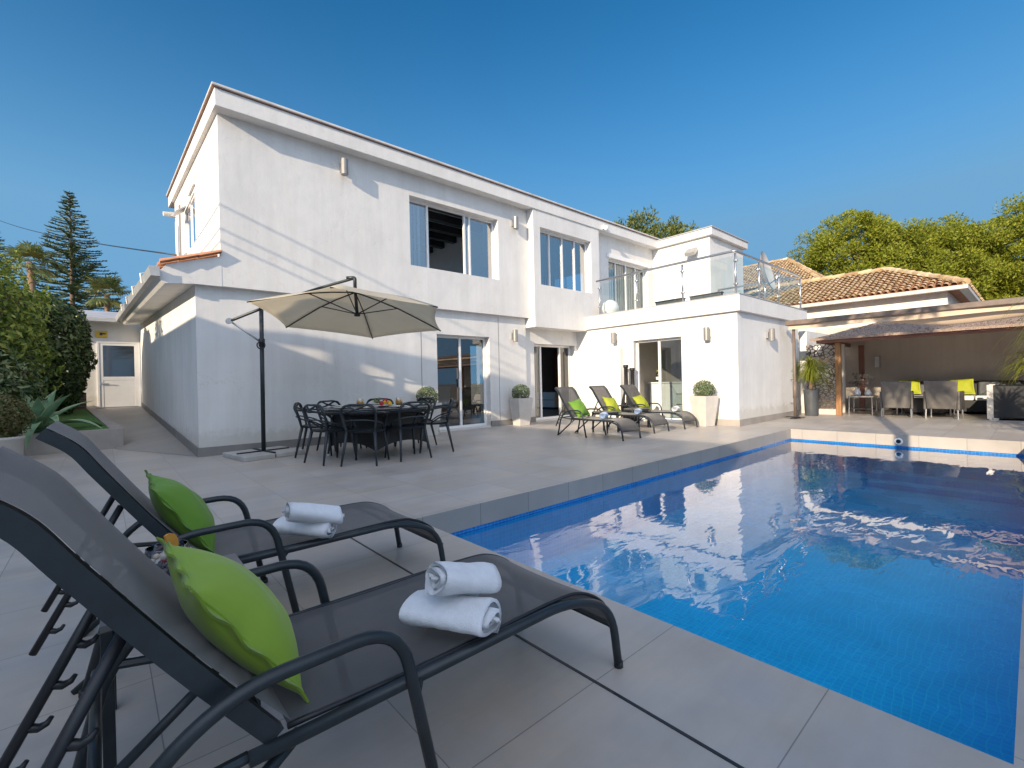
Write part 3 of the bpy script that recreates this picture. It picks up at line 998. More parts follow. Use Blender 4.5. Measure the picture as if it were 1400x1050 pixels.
vp("door_leaf", MB().box(8.70, 8.74, LY + .30, LY + .95, .05, 1.98), MAT['alu'], f5, bevel=.004)

# extension with the roof terrace
EX, EY, EX1 = 10.13, 4.18, 13.95
KD = (5.46, 6.76, .04, 2.03)
vp("extension_wall", MB().wall('x', EY, LY + .05, 0, 2.45, EX, EX + .25, [KD]), MAT['stucco'])
vp("extension_wall", MB().box(EX + .004, EX1, EY + .004, EY + .25, 0, 2.449), MAT['stucco'])
vp("extension_wall", MB().box(EX1 - .25, EX1 + .002, EY + .251, UY, 0, 2.447), MAT['stucco'])
vp("terrace_slab", MB().box(EX - .09, EX1 + .45, EY - .09, UY - .003, 2.451, 2.80), MAT['stucco'], bevel=.008)
vp("slab_edging", MB().box(EX - .10, EX1 + .46, EY - .10, UY - .006, 2.801, 2.818), MAT['roofgrey'])
vp("wall_step", MB().box(EX - .15, EX + .002, 7.06, LY + .045, 0, 1.88), MAT['stucco'], bevel=.006)
vp("skirting", MB().box(EX - .015, EX + .02, EY - .015, KD[0], 0, .14), MAT['skirt_l'])
vp("skirting", MB().box(EX - .015, EX + .02, KD[1], 7.055, 0, .14), MAT['skirt_l'])
vp("skirting", MB().box(EX + .021, EX1 + .02, EY - .015, EY + .02, 0, .14), MAT['skirt_l'])
f6 = window("kitchen_door", 'x', KD[0], KD[1], KD[2], KD[3], EX + .14, [6.12], 'glass_dark', fw=.055, open_gap=(6.13, 6.72))
# stair tower on the terrace
vp("stair_tower", MB().box(13.9, 16.3, 6.5, 10.0, 2.7, 5.36), MAT['stucco'])
vp("tower_roof", MB().box(13.78, 16.42, 6.38, 10.1, 5.361, 5.58), MAT['stucco'], bevel=.01)
vp("tower_capping", MB().box(13.75, 16.45, 6.35, 10.13, 5.581, 5.61), MAT['roofgrey'])

# pent roof over the side path, its end wall, tiles and gutter


def lz(y):
    return (y - 8.4) * 0.036


e0 = [(.72, 2.62), (.60, 2.72), (.74, 2.90), (1.44, 3.13), (1.44, 2.655), (1.1, 2.655)]
vp("eave", MB().prism([(x, 8.447, z) for x, z in e0], [(x - .22, 17.3, z + lz(17.3)) for x, z in e0]), MAT['stucco'])
tl = MB()
for k in range(3):
    for j in range(30):
        y0 = 8.36 + j * .3
        x0, x1 = .66 + k * .24 - lz(y0) * .6, .96 + k * .24 - lz(y0) * .6
        za, zb = 2.915 + k * .083 + lz(y0), 3.03 + k * .083 + lz(y0)
        tl.prism([(x0, y0, za), (x0, y0 + .10, za + .055), (x0, y0 + .2, za), (x0, y0 + .1, za - .02)],
                 [(x1, y0 + .02, zb), (x1, y0 + .10, zb + .045), (x1, y0 + .18, zb), (x1, y0 + .1, zb - .02)])
vp("eave_tiles", tl, MAT['terracotta'])
gt = [(.66, 2.70), (.55, 2.70), (.53, 2.83), (.545, 2.845), (.56, 2.735), (.645, 2.735), (.645, 2.80), (.66, 2.80)]
gu = vp("gutter", MB().prism([(x, 8.38, z) for x, z in gt], [(x - .22, 17.2, z + lz(17.2)) for x, z in gt])
        .add([(.55, 8.379, 2.70), (.655, 8.379, 2.70), (.655, 8.379, 2.84), (.53, 8.379, 2.84)], [(0, 1, 2, 3)]), MAT['zinc'])
for y in (9.4, 11.0, 12.6, 14.2):
    br_ = MB().tube([(.525 - .025 * (y - 8.4), y, 2.72 + lz(y)), (.51 - .025 * (y - 8.4), y, 2.87 + lz(y)), (.70 - .025 * (y - 8.4), y, 2.93 + lz(y))], .012, 6)
    br_.build("bracket", MAT['zinc'], gu, world=True)
# gable window with tilted awning sash
gf = MB()
gx = 1.45
gf.box(gx, gx + .045, GW[0], GW[0] + .05, GW[2], GW[3]).box(gx, gx + .045, GW[1] - .05, GW[1], GW[2], GW[3])
gf.box(gx, gx + .045, GW[0], GW[1], GW[2], GW[2] + .05).box(gx, gx + .045, GW[0], GW[1], GW[3] - .05, GW[3]).box(gx, gx + .045, 11.6, 11.65, GW[2], GW[3])
gw = vp("window", gf, MAT['alu'])
MB().add([(gx + .02, GW[0], GW[2]), (gx + .02, GW[1], GW[2]), (gx + .02, GW[1], GW[3]), (gx + .02, GW[0], GW[3])], [(0, 1, 2, 3)]).build("pane", MAT['glass_blue'], gw, world=True)
MB().hexa([(1.22, 11.9, 4.78), (1.41, 11.9, 4.93), (1.41, 12.3, 4.93), (1.22, 12.3, 4.78)],
          [(1.22, 11.9, 4.81), (1.41, 11.9, 4.96), (1.41, 12.3, 4.96), (1.22, 12.3, 4.81)]).build("awning_sash", MAT['zinc'], gw, world=True)
vp("vent_niche", MB().box(1.39, 1.431, 10.75, 11.5, 5.02, 5.24), MAT['stucco'], bevel=.01)

# rooms behind the glass
for b_ in ((1.4, 13.95, LY + .31, 13.0, -.02, .025), (EX + .251, EX1 - .26, EY + .26, LY + .0, -.02, .025)):
    vp("interior_floor", MB().box(*b_), MAT['int_floor'] if b_[0] < 5 else MAT['int_white'])
vp("interior_wall", MB().wall('y', 1.4, 14, 0, 5.3, 13.0, 13.1, [(3.75, 7.55, 2.9, 4.78), (4.6, 7.0, .5, 2.3), (9.6, 12.6, .3, 2.35)]), MAT['int_grey'])  # hidden back openings added to let daylight into the rooms
for b_ in ((13.85, 13.94, 9.0, 12.99, 0.026, 2.55), (EX1 - .35, EX1 - .26, EY + .26, LY, 2.31, 2.44)):
    vp("interior_wall", MB().box(*b_), MAT['int_grey'])
for b_ in ((1.66, 14, UY + .26, 13, 2.665, 2.80), (1.4, 13.95, LY + .31, 13, 2.56, 2.64), (1.66, 14, 8.72, 13, 5.21, 5.3)):
    vp("interior_ceiling", MB().box(*b_), MAT['int_white'])
for b_ in ((7.6, 7.7, 8.75, 12.99, 2.81, 5.2),):
    vp("interior_wall", MB().box(*b_), MAT['int_white'])
for k in range(6):
    y = 8.95 + k * .62
    vp("ceiling_beam", MB().box(1.68, 7.59, y, y + .16, 5.03, 5.2), MAT['int_dark'])
vp("interior_door", MB().box(13.76, 13.849, 12.0, 12.95, .03, 2.25), MAT['door_wood'])
kc = vp("kitchen_cabinet", MB().box(10.95, 13.5, 7.12, 7.72, .03, 2.35), simple("kitchen_taupe", (0.80, 0.72, 0.63), .5, var=.04))
ki = vp("kitchen_island", MB().box(11.2, 11.85, 5.75, 6.98, .03, .93), MAT['int_white'], bevel=.006)
vp("worktop", MB().box(11.16, 11.9, 5.7, 7.02, .932, .965), MAT['int_white'], ki)
for k in range(3):
    vp("drawer_gap", MB().box(11.185, 11.199, 5.75, 6.2, .1 + k * .27, .115 + k * .27), MAT['int_dark'], ki)

# wall lamps: flat up-and-down boxes
lampg = "up and down wall lamps on the white house"


MAT['lampgrey'] = simple('grey_lamp_metal', (.27, .26, .25), .4, metal=.3, var=.1)


def wall_lamp(x, y, z, rz, label):
    t_ = thing("wall_lamp", label, "wall lamp", (x, y, z), rz, lampg)
    MB().box(-.05, .05, -.05, -.001, -.07, .07).build("back_plate", MAT['steel'], t_)
    MB().lathe([(.058, -.145), (.064, -.14), (.064, .14), (.058, .145)], (0, -.112, 0), 18).build("lamp_body", MAT['lampgrey'], t_)
    return t_


wall_lamp(3.40, UY, 5.06, 0, "grey wall lamp high under the fascia left of the open window")
wall_lamp(7.62, UY, 4.93, 0, "grey wall lamp high on the wall between the two upstairs windows")
wall_lamp(7.63, LY, 2.19, 0, "grey wall lamp above the topiary planter between the sliding doors")
wall_lamp(EX, 7.28, 2.14, -pi / 2, "small grey wall lamp over the wall step left of the kitchen door")
wall_lamp(EX, 4.80, 2.02, -pi / 2, "grey wall lamp on bright wall above the topiary right of the kitchen door")
wall_lamp(11.75, EY, 2.02, 0, "grey wall lamp on the shaded end face of the extension")

t = thing("floodlight", "grey tilted floodlight on the white stair tower above the glass railing", "floodlight", (13.9, 7.0, 4.9), -pi / 2)
MB().box(-.05, .05, -.10, -.001, -.05, .05).build("bracket", MAT['zinc'], t)
MB().obox((0, -.2, .05), (.16, 0, 0), (0, .11, .09), (0, -.035, .045)).build("lamp_head", MAT['zinc'], t, bevel=.01)
t = thing("security_camera", "small pale security camera on the corner of the upstairs side wall", "security camera", (1.43, 14.0, 5.35), 0)
MB().box(-.10, .02, -.05, .05, -.05, .05).build("bracket", MAT['pot_white'], t)
MB().tube([(-.09, 0, 0), (-.24, -.02, -.02)], .055, 12).build("camera_body", MAT['pot_white'], t)
t = thing("security_camera", "small white dome camera under the roof fascia above the glass railing", "security camera", (10.9, 8.195, 5.45), 0)
MB().box(-.05, .05, -.06, 0, -.05, .05).build("bracket", MAT['alu'], t)
MB().lathe([(.01, -.12), (.05, -.10), (.065, -.05), (.065, .0)], (0, -.1, 0), 14).build("camera_dome", MAT['alu'], t, True)

# glass railing of the terrace
t = thing("glass_balustrade", "steel and glass railing around the upstairs terrace", "railing", (EX + .1, EY + .08, 2.82))
RX, RY, RX1, RTOP = EX + .08, EY + .05, EX1 + .40, 3.76
posts = [(RX, 7.85), (RX, 6.68), (RX, 5.44), (RX, RY), (11.5, RY), (12.75, RY), (RX1, RY), (RX1, 5.3), (RX1, 6.35)]
for (x, y) in posts:
    p_ = MB().tube([(x, y, 2.82), (x, y, RTOP - .05 if (x, y) != (RX, 7.85) else RTOP - .2)], .021, 10).lathe([(.05, 0), (.05, .012), (.03, .02)], (x, y, 2.82), 12).build("post", MAT['steel'], t, True, True)
    cl = MB()
    for z in (3.05, 3.55):
        cl.box(x - .035, x + .035, y - .035, y + .035, z - .02, z + .02)
    cl.build("clamp", MAT['steel'], p_, world=True, bevel=.004)
MB().tube(bend([(RX, 7.95, RTOP), (RX, RY, RTOP), (RX1, RY, RTOP), (RX1, 6.48, RTOP)], .05), .027, 10).build("handrail", MAT['steel'], t, True, True)
for a, b in zip(posts[:-1], posts[1:]):
    A, B = Vector((*a, 0)), Vector((*b, 0))
    dv = (B - A).normalized() * .05
    A, B = A + dv, B - dv
    MB().add([(A.x, A.y, 2.88), (B.x, B.y, 2.88), (B.x, B.y, 3.66), (A.x, A.y, 3.66)], [(0, 1, 2, 3)]).build("glass_panel", MAT['glass_rail'], t, world=True)
# things on the terrace
o = MB().lathe([(.02, 0), (.14, .05), (.22, .17), (.235, .26), (.19, .40), (.08, .47), (.01, .485)], (0, 0, 0), 22).build("globe_lamp", MAT['alu'], None, True)
o.location = (10.75, 7.9, 2.82)
tag(o, "white ball lamp standing on the terrace by the glass doors", "globe lamp")
for (x, y, lb) in ((10.35, 5.85, "dark flat box on the terrace edge left of the railing's middle post"), (10.35, 4.95, "dark flat box on the terrace edge right of the railing's middle post")):
    t = thing("deck_box", lb, "flat box", (x, y, 2.82), 0, "dark boxes on the terrace edge")
    MB().box(-.06, .06, -.36, .36, 0.02, .11).build("body", MAT['pot_dark'], t, bevel=.01)
    MB().box(-.075, .075, -.375, .375, .111, .135).build("lid", MAT['black'], t, bevel=.006)
t = thing("satellite_dish", "white satellite dish seen edge on beside the stair tower", "satellite dish", (13.3, 4.75, 2.82))
MB().tube([(0, 0, 0), (0, 0, .55), (.0, .05, .8)], .03, 8).build("mast", MAT['steel'], t, True)
dm = MB()
dm.grid(lambda u, v: (.54 * v * cos(2 * pi * u), .54 * v * sin(2 * pi * u), .14 * v * v), 28, 8)
dm.grid(lambda u, v: (.54 * v * cos(-2 * pi * u), .54 * v * sin(-2 * pi * u), .14 * v * v - .012), 28, 8)
dm.xf(Matrix.Translation((.0, .05, 1.02)) @ Matrix.Rotation(radians(8), 4, 'Z') @ Matrix.Rotation(radians(78), 4, 'X'))
dm.build("dish", MAT['pot_white'], t, True)
MB().tube([(.0, .05, .6), (-.35, -.42, .72)], .014, 6).obox((-.37, -.45, .74), (.05, .02, 0), (-.02, .05, 0), (0, 0, .035)).build("feed_arm", MAT['steel'], t)

# ---------------------------------------------------------------- building at the end of the side path
t = thing("annex_building", "low white building with grey sheet roof and glazed white door at end of the path", "building", (-.15, 17.5, .58))
annex = t
MB().wall('y', -6.0, .86, .2, 3.02, 17.5, 17.7, [(-.10, .85, .585, 2.47)]).build("wall", MAT['stucco'], t, world=True)
MB().hexa([(-6.2, 17.2, 3.021), (.5, 17.2, 3.021), (.6, 20, 3.56), (-6.2, 20, 3.62)], [(-6.2, 17.2, 3.10), (.5, 17.2, 3.10), (.6, 20, 3.64), (-6.2, 20, 3.70)]).build("roof", MAT['roofgrey'], t, world=True)
MB().box(-6.2, .46, 17.08, 17.19, 2.98, 3.10).build("gutter", MAT['zinc'], t, world=True, bevel=.01)
df = MB()
df.box(-.10, -.05, 17.46, 17.54, .585, 2.47).box(.80, .85, 17.46, 17.54, .585, 2.47).box(-.049, .799, 17.46, 17.54, 2.42, 2.47)
df.box(-.046, .03, 17.47, 17.52, .60, 2.415).box(.72, .796, 17.47, 17.52, .60, 2.415).box(.031, .719, 17.47, 17.52, 2.35, 2.415).box(.031, .719, 17.47, 17.52, 1.36, 1.46).box(.031, .719, 17.475, 17.515, .60, 1.358)
dr = df.build("door", MAT['alu'], t, world=True, bevel=.004)
MB().box(.031, .719, 17.49, 17.50, 1.461, 2.349).build("pane", glassmat("frosted_glass", (.22, .22, .21), .06, .12), dr, world=True)
MB().box(-.03, .015, 17.44, 17.469, 1.24, 1.30).tube([(.0, 17.44, 1.27), (.15, 17.43, 1.27)], .012, 6).build("handle", MAT['steel'], dr, world=True)
t = thing("wall_sign", "small yellow alarm sign beside the glazed white door", "sign", (-.03, 17.49, 2.66))
MB().box(-.10, .17, -.02, 0, -.08, .10).build("plate", MAT['yellow'], t)
MB().box(.0, .06, -.024, -.021, -.03, .05).box(.061, .13, -.024, -.021, .0, .04).build("emblem", MAT['int_dark'], t)

# building that stands to the left behind the camera: its eave line throws the shade over the terrace
t = thing("neighbour_house", "white neighbouring house with straight parapet left of the terrace", "house", (-5.0, -6, 0))
MB().box(-9, -5.0, -30, 14.8, -.2, 4.32).build("wall", MAT['neigh'], t, world=True)
rp = [(6.85, 4.42), (6.69, 4.63), (6.53, 4.77), (5.96, 5.23), (5.61, 5.44), (5.30, 5.61), (5.2, 5.62), (5.2, 4.95), (5.43, 4.84), (5.61, 4.70), (5.97, 4.71), (6.37, 4.66), (6.37, 4.321), (6.45, 4.321), (6.45, 4.66), (6.62, 4.50), (6.75, 4.40)]
MB().prism([(-5.4, y, z) for y, z in rp], [(-5.0, y, z) for y, z in rp]).build("parasol_silhouette", MAT['neigh'], t, world=True)  # unseen silhouette shaped to cast a parasol's shadow on the facade
pl = thing("utility_pole", "wooden utility pole carrying cables beside the neighbouring house", "utility pole", (-2.2, 12.6, 0))
MB().tube([(0, 0, -.2), (0, 0, 6.2)], [.11, .085], 10).build("pole", MAT['bark'], pl, True)
MB().box(-.5, .5, -.05, .05, 5.3, 5.4).build("crossarm", MAT['bark'], pl)
for k, (dz, dx) in enumerate(((0, 0), (-.26, -.12), (-.46, .1))):
    cpts = []
    A, B = Vector((-2.2 + dx, 12.55, 5.40 + dz)), Vector((-5.1 + dx, 5.0, 6.3 + dz - .35 * k * .3))
    for i in range(13):
        u = i / 12
        cpts.append(A.lerp(B, u) - Vector((0, 0, .25 * 4 * u * (1 - u) * .5)))
    o = MB().tube(cpts, .014, 6).build("power_cable", MAT['black'], None, True)
    tag(o, ["topmost", "middle", "lowest"][k] + " power cable running from the utility pole to the neighbouring house", "cable", "power cables at the utility pole")
cpts = [Vector((-7.3, 60, 16.6)).lerp(Vector((1.42, 13.9, 4.35)), i / 16) - Vector((0, 0, .35 * 4 * (i / 16) * (1 - i / 16))) for i in range(17)]
tag(MB().tube(cpts, .02, 6).build("overhead_cable", MAT['black'], None, True), "thin black cable crossing the sky to the upstairs side wall", "cable")

# ---------------------------------------------------------------- sun loungers
BACK = [(-.41, .34), (-.558, .542), (-.70, .750), (-.765, .846), (-.845, .912)]        # (x, z) of the backrest line, lounger frame: foot end at +x


def lounger(label, group):
    t = thing("sun_lounger", label, "sun lounger", (0, 0, 0), 0, group)
    W = .262
    for s in (-1, 1):
        y = s * W
        rail = bend([(-.46, y, .325), (.48, y, .325), (.70, y, .235), (.735, y, .0)], .16, 7)
        MB().tube(rail, .0152, 12).build("side_rail", MAT['frame'], t, True)
        arm = bend([(-.05, s * (W + .03), 0), (-.15, s * (W + .03), .49), (-.50, s * (W + .03), .485), (-.66, s * (W + .03), .36), (-.75, s * (W + .03), 0)], .11, 7)
        a_ = MB().tube(arm, .0148, 12).build("armrest", MAT['frame'], t, True)
        MB().tube([(-.075, s * (W - .01), .325), (-.108, s * (W + .03), .31)], .011, 6).build("bracket", MAT['frame'], a_)
        MB().tube([(-.46, s * (W - .01), .325), (-.655, s * (W + .03), .345)], .011, 6).build("bracket", MAT['frame'], a_)
        # rear leg running up under the back
        MB().tube([(-.36, y * .93, .32), (-.78, y * .93, 0.0)], .0135, 8).build("rear_leg", MAT['frame'], t, True)
    # backrest frame: deep flat bars
    sm = smooth_pts([(x, 0, z) for x, z in BACK], 7)
    for s in (-1, 1):
        bb = MB()
        for i in range(len(sm) - 1):
            p, q = sm[i], sm[i + 1]
            dr_ = (q - p).normalized()
            dn = (sm[min(i + 2, len(sm) - 1)] - q).normalized() if i + 2 < len(sm) else dr_
            n0, n1 = Vector((dr_.z, 0, -dr_.x)), Vector((dn.z, 0, -dn.x))
            if i:
                pr = (p - sm[i - 1]).normalized()
                n0 = (n0 + Vector((pr.z, 0, -pr.x))).normalized()
                n1 = (Vector((dr_.z, 0, -dr_.x)) + n1).normalized()
            y0, y1 = (W - .030, W - .004) if s > 0 else (-W + .004, -W + .030)
            hh = .019
            bb.hexa([p - n0 * hh + Vector((0, y0, 0)), p + n0 * hh + Vector((0, y0, 0)), p + n0 * hh + Vector((0, y1, 0)), p - n0 * hh + Vector((0, y1, 0))],
                    [q - n1 * hh + Vector((0, y0, 0)), q + n1 * hh + Vector((0, y0, 0)), q + n1 * hh + Vector((0, y1, 0)), q - n1 * hh + Vector((0, y1, 0))])
        bb.build("back_frame", MAT['frame'], t)
    MB().tube([(-.838, -W + .03, .905), (-.838, W - .03, .905)], .012, 8).build("top_bar", MAT['frame'], t, True)
    for x, z, nm in ((-.415, .325, "cross_bar"), (.45, .312, "cross_bar"), (.722, .15, "cross_bar")):
        MB().tube([(x, -W, z), (x, W, z)], .010, 8).build(nm, MAT['frame'], t, True)
    # sling seat: follows the rails and rolls over the foot end
    prof = smooth_pts([(-.385, 0, .348), (0, 0, .338), (.42, 0, .343), (.56, 0, .322), (.665, 0, .258), (.70, 0, .19), (.708, 0, .155)], 6)

    def seat_fn(u, v):
        p = prof[min(len(prof) - 1, int(round(u * (len(prof) - 1))))]
        s_ = (v - .5) * 2
        return (p.x, s_ * (W - .016), p.z - .010 * (1 - s_ * s_) * sin(pi * min(1, u * 1.15)))
    m_ = MB().grid(seat_fn, len(prof) - 1, 10)
    m_.build("seat_sling", MAT['sling'], t, True)
    for s in (-1, 1):
        MB().tube([(p.x, s * (W - .016), p.z - .004) for p in prof], .0065, 6).build("sling_edge", MAT['black'], t, True)
    bp = smooth_pts([(x, 0, z) for x, z in [(-.40, .345)] + BACK[1:]], 8)

    def back_fn(u, v):
        k = min(len(bp) - 1, int(round(u * (len(bp) - 1))))
        p = bp[k]
        q0, q1 = bp[max(0, k - 1)], bp[min(len(bp) - 1, k + 1)]
        dd = (q1 - q0).normalized()
        nn = Vector((dd.z, 0, -dd.x))
        s_ = (v - .5) * 2
        p = p + nn * (.024 - .012 * (1 - s_ * s_) * sin(pi * u))
        return (p.x, s_ * (W - .006), p.z)
    MB().grid(back_fn, len(bp) - 1, 10).build("back_sling", MAT['sling'], t, True)
    # notched recline rack
    for s in (-1, 1):
        y = s * (W - .055)
        A, B = Vector((-.64, y, .62)), Vector((-.88, y, .16))
        rk = MB().tube([A, A.lerp(B, .5), B], .0115, 8)
        dv = (B - A).normalized()
        nv = Vector((-dv.z, 0, dv.x))
        if nv.x < 0:
            nv = -nv
        for k in range(4):
            c = A.lerp(B, .34 + .17 * k) + nv * .008
            hook = [c - nv * .004, c + nv * .016, c + nv * .026 - dv * .010, c + nv * .028 - dv * .024]
            rk.tube(hook, [.010, .009, .007, .005], 6)
        rk.build("recline_rack", MAT['black'], t, True)
    MB().tube([(-.685, -W - .02, .345), (-.685, W + .02, .345)], .011, 8).build("rest_bar", MAT['frame'], t, True)
    for (x, y) in ((.735, W), (.735, -W), (-.05, W + .03), (-.05, -W - .03), (-.75, W + .03), (-.75, -W - .03)):
        MB().lathe([(.0165, 0.0), (.0175, .002), (.0165, .022)], (x, y, 0), 10).build("foot_cap", MAT['black'], t, True)
    return t


g1 = "black sling sun loungers around the pool"
L1 = lounger("nearest black sun lounger with two white rolled towels beside the pool edge", g1)
L1.location = (.66, 1.285, .001)
dup(L1, (.685, 2.475, .001), 0, "second black sun lounger from the camera, between the small side table and the dining area")
dup(L1, (6.92, 5.42, .001), -pi / 2, "black sun lounger with darker green cushion, nearest the sliding doors")
dup(L1, (8.20, 5.60, .001), -pi / 2, "middle one of the three sun loungers in front of the kitchen door")
dup(L1, (9.22, 5.52, .001), -pi / 2, "sun lounger closest to the white extension and its topiary planter")


def cushion(label, w, h, th, mat, M, seed, group):
    """square pillow with a stitched flange; local x = normal, y = width, z = height"""
    rnd = random.Random(seed)
    n = 48
    ph = [rnd.uniform(0, 6.28) for _ in range(8)]

    def surf(sgn):
        def fn(u, v):
            a, b = u * 2 - 1, v * 2 - 1
            fl = .90
            ia, ib = min(1, abs(a) / fl), min(1, abs(b) / fl)
            puff = (max(0, 1 - ia ** 2.4) * max(0, 1 - ib ** 2.4)) ** .55
            wr = .055 * sin(9 * a + 3 * b + ph[0]) * (1 - puff) + .035 * sin(5 * b - 6 * a + ph[1])
            wr += .05 * sin(14 * b + ph[2]) * max(0, abs(a) - .45) + .05 * sin(15 * a + ph[3]) * max(0, abs(b) - .45)
            wr += .06 * (mnoise.noise((a * 2.2 + seed, b * 2.2, sgn)))
            x = sgn * (th * puff * (1 + wr) * (.60 if sgn > 0 else .36) + .0022)
            # the sides pull in between the corners
            pin_a, pin_b = 1 - .075 * (1 - b * b), 1 - .075 * (1 - a * a)
            rip = .0045 * sin(11 * (a - b) + ph[4]) * max(0, (max(abs(a), abs(b)) - .86) / .14)
            return (x + rip, a * w / 2 * pin_a, b * h / 2 * pin_b)
        return fn
    m_ = MB().grid(surf(1), n, n).grid(surf(-1), n, n)
    N1 = n + 1
    ring = [i for i in range(N1)] + [j * N1 + n for j in range(1, N1)] + [n * N1 + i for i in range(n - 1, -1, -1)] + [j * N1 for j in range(n - 1, 0, -1)]
    off = N1 * N1
    for k in range(len(ring)):
        a, b = ring[k], ring[(k + 1) % len(ring)]
        m_.f.append((a, b, b + off, a + off))
    t = thing("cushion", label, "cushion", M.translation, 0, group)
    R = M.to_3x3().to_4x4()
    m_.xf(R)
    m_.build("cover", mat, t, True)
    # piping seam
    fl = .90
    pts = []
    for (a0, b0, a1, b1) in ((-1, -1, 1, -1), (1, -1, 1, 1), (1, 1, -1, 1), (-1, 1, -1, -1)):
        for i in range(10):
            u = i / 10
            a, b = (a0 + (a1 - a0) * u) * fl, (b0 + (b1 - b0) * u) * fl
            pin_a, pin_b = 1 - .075 * (1 - b * b), 1 - .075 * (1 - a * a)
            pts.append(R @ Vector((.004 + .003 * sin(12 * u + a0), a * w / 2 * pin_a, b * h / 2 * pin_b)))
    MB().tube(pts, .0035, 6, closed=True).build("piping", mat, t, True)
    return t


def lean(x, y, z, rz, tilt, roll=0):
    """cushion pose: normal along local +x, tilted back, then turned by rz"""
    return Matrix.Translation((x, y, z)) @ Matrix.Rotation(rz, 4, 'Z') @ Matrix.Rotation(radians(-tilt), 4, 'Y') @ Matrix.Rotation(radians(roll), 4, 'X')


cg = "green and lime cushions on the sun loungers"
cushion("bright green cushion on the nearest lounger in front of the camera", .39, .40, .145, MAT['green'], lean(.216, 1.262, .514, radians(1), 34, 3), 3, cg)
cushion("darker green cushion standing on the second lounger beside the drinks table", .39, .40, .145, MAT['green2'], lean(.241, 2.445, .517, radians(-3), 33, 4), 11, cg)
cushion("green cushion on the lounger nearest the sliding doors", .40, .40, .15, MAT['green2'], lean(6.94, 5.885, .512, -pi / 2, 34, 10), 21, cg)
cushion("lime cushion on the middle one of the three far loungers", .40, .40, .15, MAT['lime'], lean(8.22, 6.065, .512, -pi / 2, 34, -8), 31, cg)
cushion("lime yellow cushion on the lounger closest to the extension", .42, .40, .15, MAT['lime'], lean(9.24, 5.985, .512, -pi / 2, 34, 8), 41, cg)


def towel_roll(label, A, B, r, mat, group, seed=0, flat=1.0, turns=3.2, flap=0.0):
    """rolled towel from end A to end B (world); the coil shows on both ends"""
    A, B = Vector(A), Vector(B)
    ax = (B - A)
    L = ax.length
    ax.normalize()
    side = ax.cross(Vector((0, 0, 1))).normalized()
    up = side.cross(ax).normalized()
    rnd = random.Random(seed)
    n, m_ = int(turns * 22), 14
    th = r / (turns + .35) * .90
    ph = -pi * .62 - 2 * pi * turns

    def centre(u, v):
        a = u * turns * 2 * pi + ph
        rr = r * (.10 + .90 * u) - th * .5
        rr += .004 * sin(3 * a + 2.0 * v) + .0035 * mnoise.noise((u * 3, v * 3, seed))
        rr *= 1 + .05 * sin(v * pi * 2 + seed) * u
        return a, rr

    def fn(sgn):
        def q(u, v):
            a, rr = centre(u, v)
            rr += sgn * th * .40 * (.6 if v in (0, 1) else 1)
            e = .010 * sin(5 * u * turns + seed) if v < .01 or v > .99 else 0
            along = v * L + e + (-.022 + .044 * v) * (1 - u) * .8
            p = A + ax * along + side * (rr * cos(a) * (1.06 / sqrt(flat))) + up * (rr * sin(a) * flat)
            p.z += .003 * mnoise.noise((p.x * 30, p.y * 30, p.z * 30 + seed))
            return tuple(p)
        return q
    mb = MB().grid(fn(1), n, m_).grid(fn(-1), n, m_)
    N1 = n + 1
    off = N1 * (m_ + 1)
    for j in (0, m_):
        for i in range(n):
            a, b = j * N1 + i, j * N1 + i + 1
            mb.f.append((a, b, b + off, a + off))
    for j in range(m_):
        for i in (0, n):
            a, b = j * N1 + i, (j + 1) * N1 + i
            mb.f.append((a, b, b + off, a + off))
    t = thing("rolled_towel", label, "towel", (A + B) / 2, 0, group)
    mb.build("roll", mat, t, True, world=True)
    # woven border band near one end
    bd = []
    for i in range(25):
        a = -1.2 + 2.9 * i / 24
        bd.append((a,))
    band = MB()
    for k, v0 in enumerate((.74, .80)):
        def bf(u, w_, v0=v0):
            a = -0.4 + 2.6 * u
            rr = r * 1.012
            p = A + ax * ((v0 + w_ * .022) * L) + side * (rr * cos(a) * (1.06 / sqrt(flat))) + up * (rr * sin(a) * flat)
            return tuple(p)
        band.grid(bf, 20, 1)
    if flap:
        fm = MB()

        def ff(u, v):
            a = -.1 - 1.25 * u
            if u < .55:
                p = A + ax * (v * L) + side * ((r + .006) * cos(a) * (1.06 / sqrt(flat))) + up * ((r + .006) * sin(a) * flat)
            else:
                a = -.1 - 1.25 * .55
                p = A + ax * (v * L) + side * ((r + .006) * cos(a) * (1.06 / sqrt(flat)) - flap * (u - .55) * .2) + up * ((r + .006) * sin(a) * flat - (u - .55) * .05)
            p.z = max(p.z, .349)
            return tuple(p)
        fm.grid(ff, 14, 10)
        fo = fm.build("towel_hem", mat, t, True, world=True)
        so = fo.modifiers.new("thick", 'SOLIDIFY')
        so.thickness = .008
    return t


tg = "rolled white towels on the two near loungers"
SZ = .340
towel_roll("lower rolled white towel under another, on the nearest lounger", (.668, 1.205, SZ + .056), (.790, 1.005, SZ + .054), .072, MAT['towel'], tg, 1, .76, 2.6)
towel_roll("upper rolled white towel on top of its pair on the nearest lounger", (.682, 1.105, SZ + .168), (.850, 1.085, SZ + .120), .057, MAT['towel'], tg, 2, .95, 3.0)
towel_roll("lower rolled white towel on the second lounger from the camera", (.610, 2.36, SZ + .060), (.765, 2.14, SZ + .060), .062, MAT['towel'], tg, 3, .88, 2.8)
towel_roll("upper rolled white towel leaning on its pair on the second lounger", (.600, 2.17, SZ + .165), (.81, 2.14, SZ + .105), .054, MAT['towel'], tg, 4, .95, 3.0)
tg2 = "single rolled towels on the three far loungers"
towel_roll("pale blue rolled towel on the lounger nearest the sliding doors", (6.72, 5.16, SZ + .065), (6.97, 5.28, SZ + .065), .068, MAT['towel_b'], tg2, 5, .92)
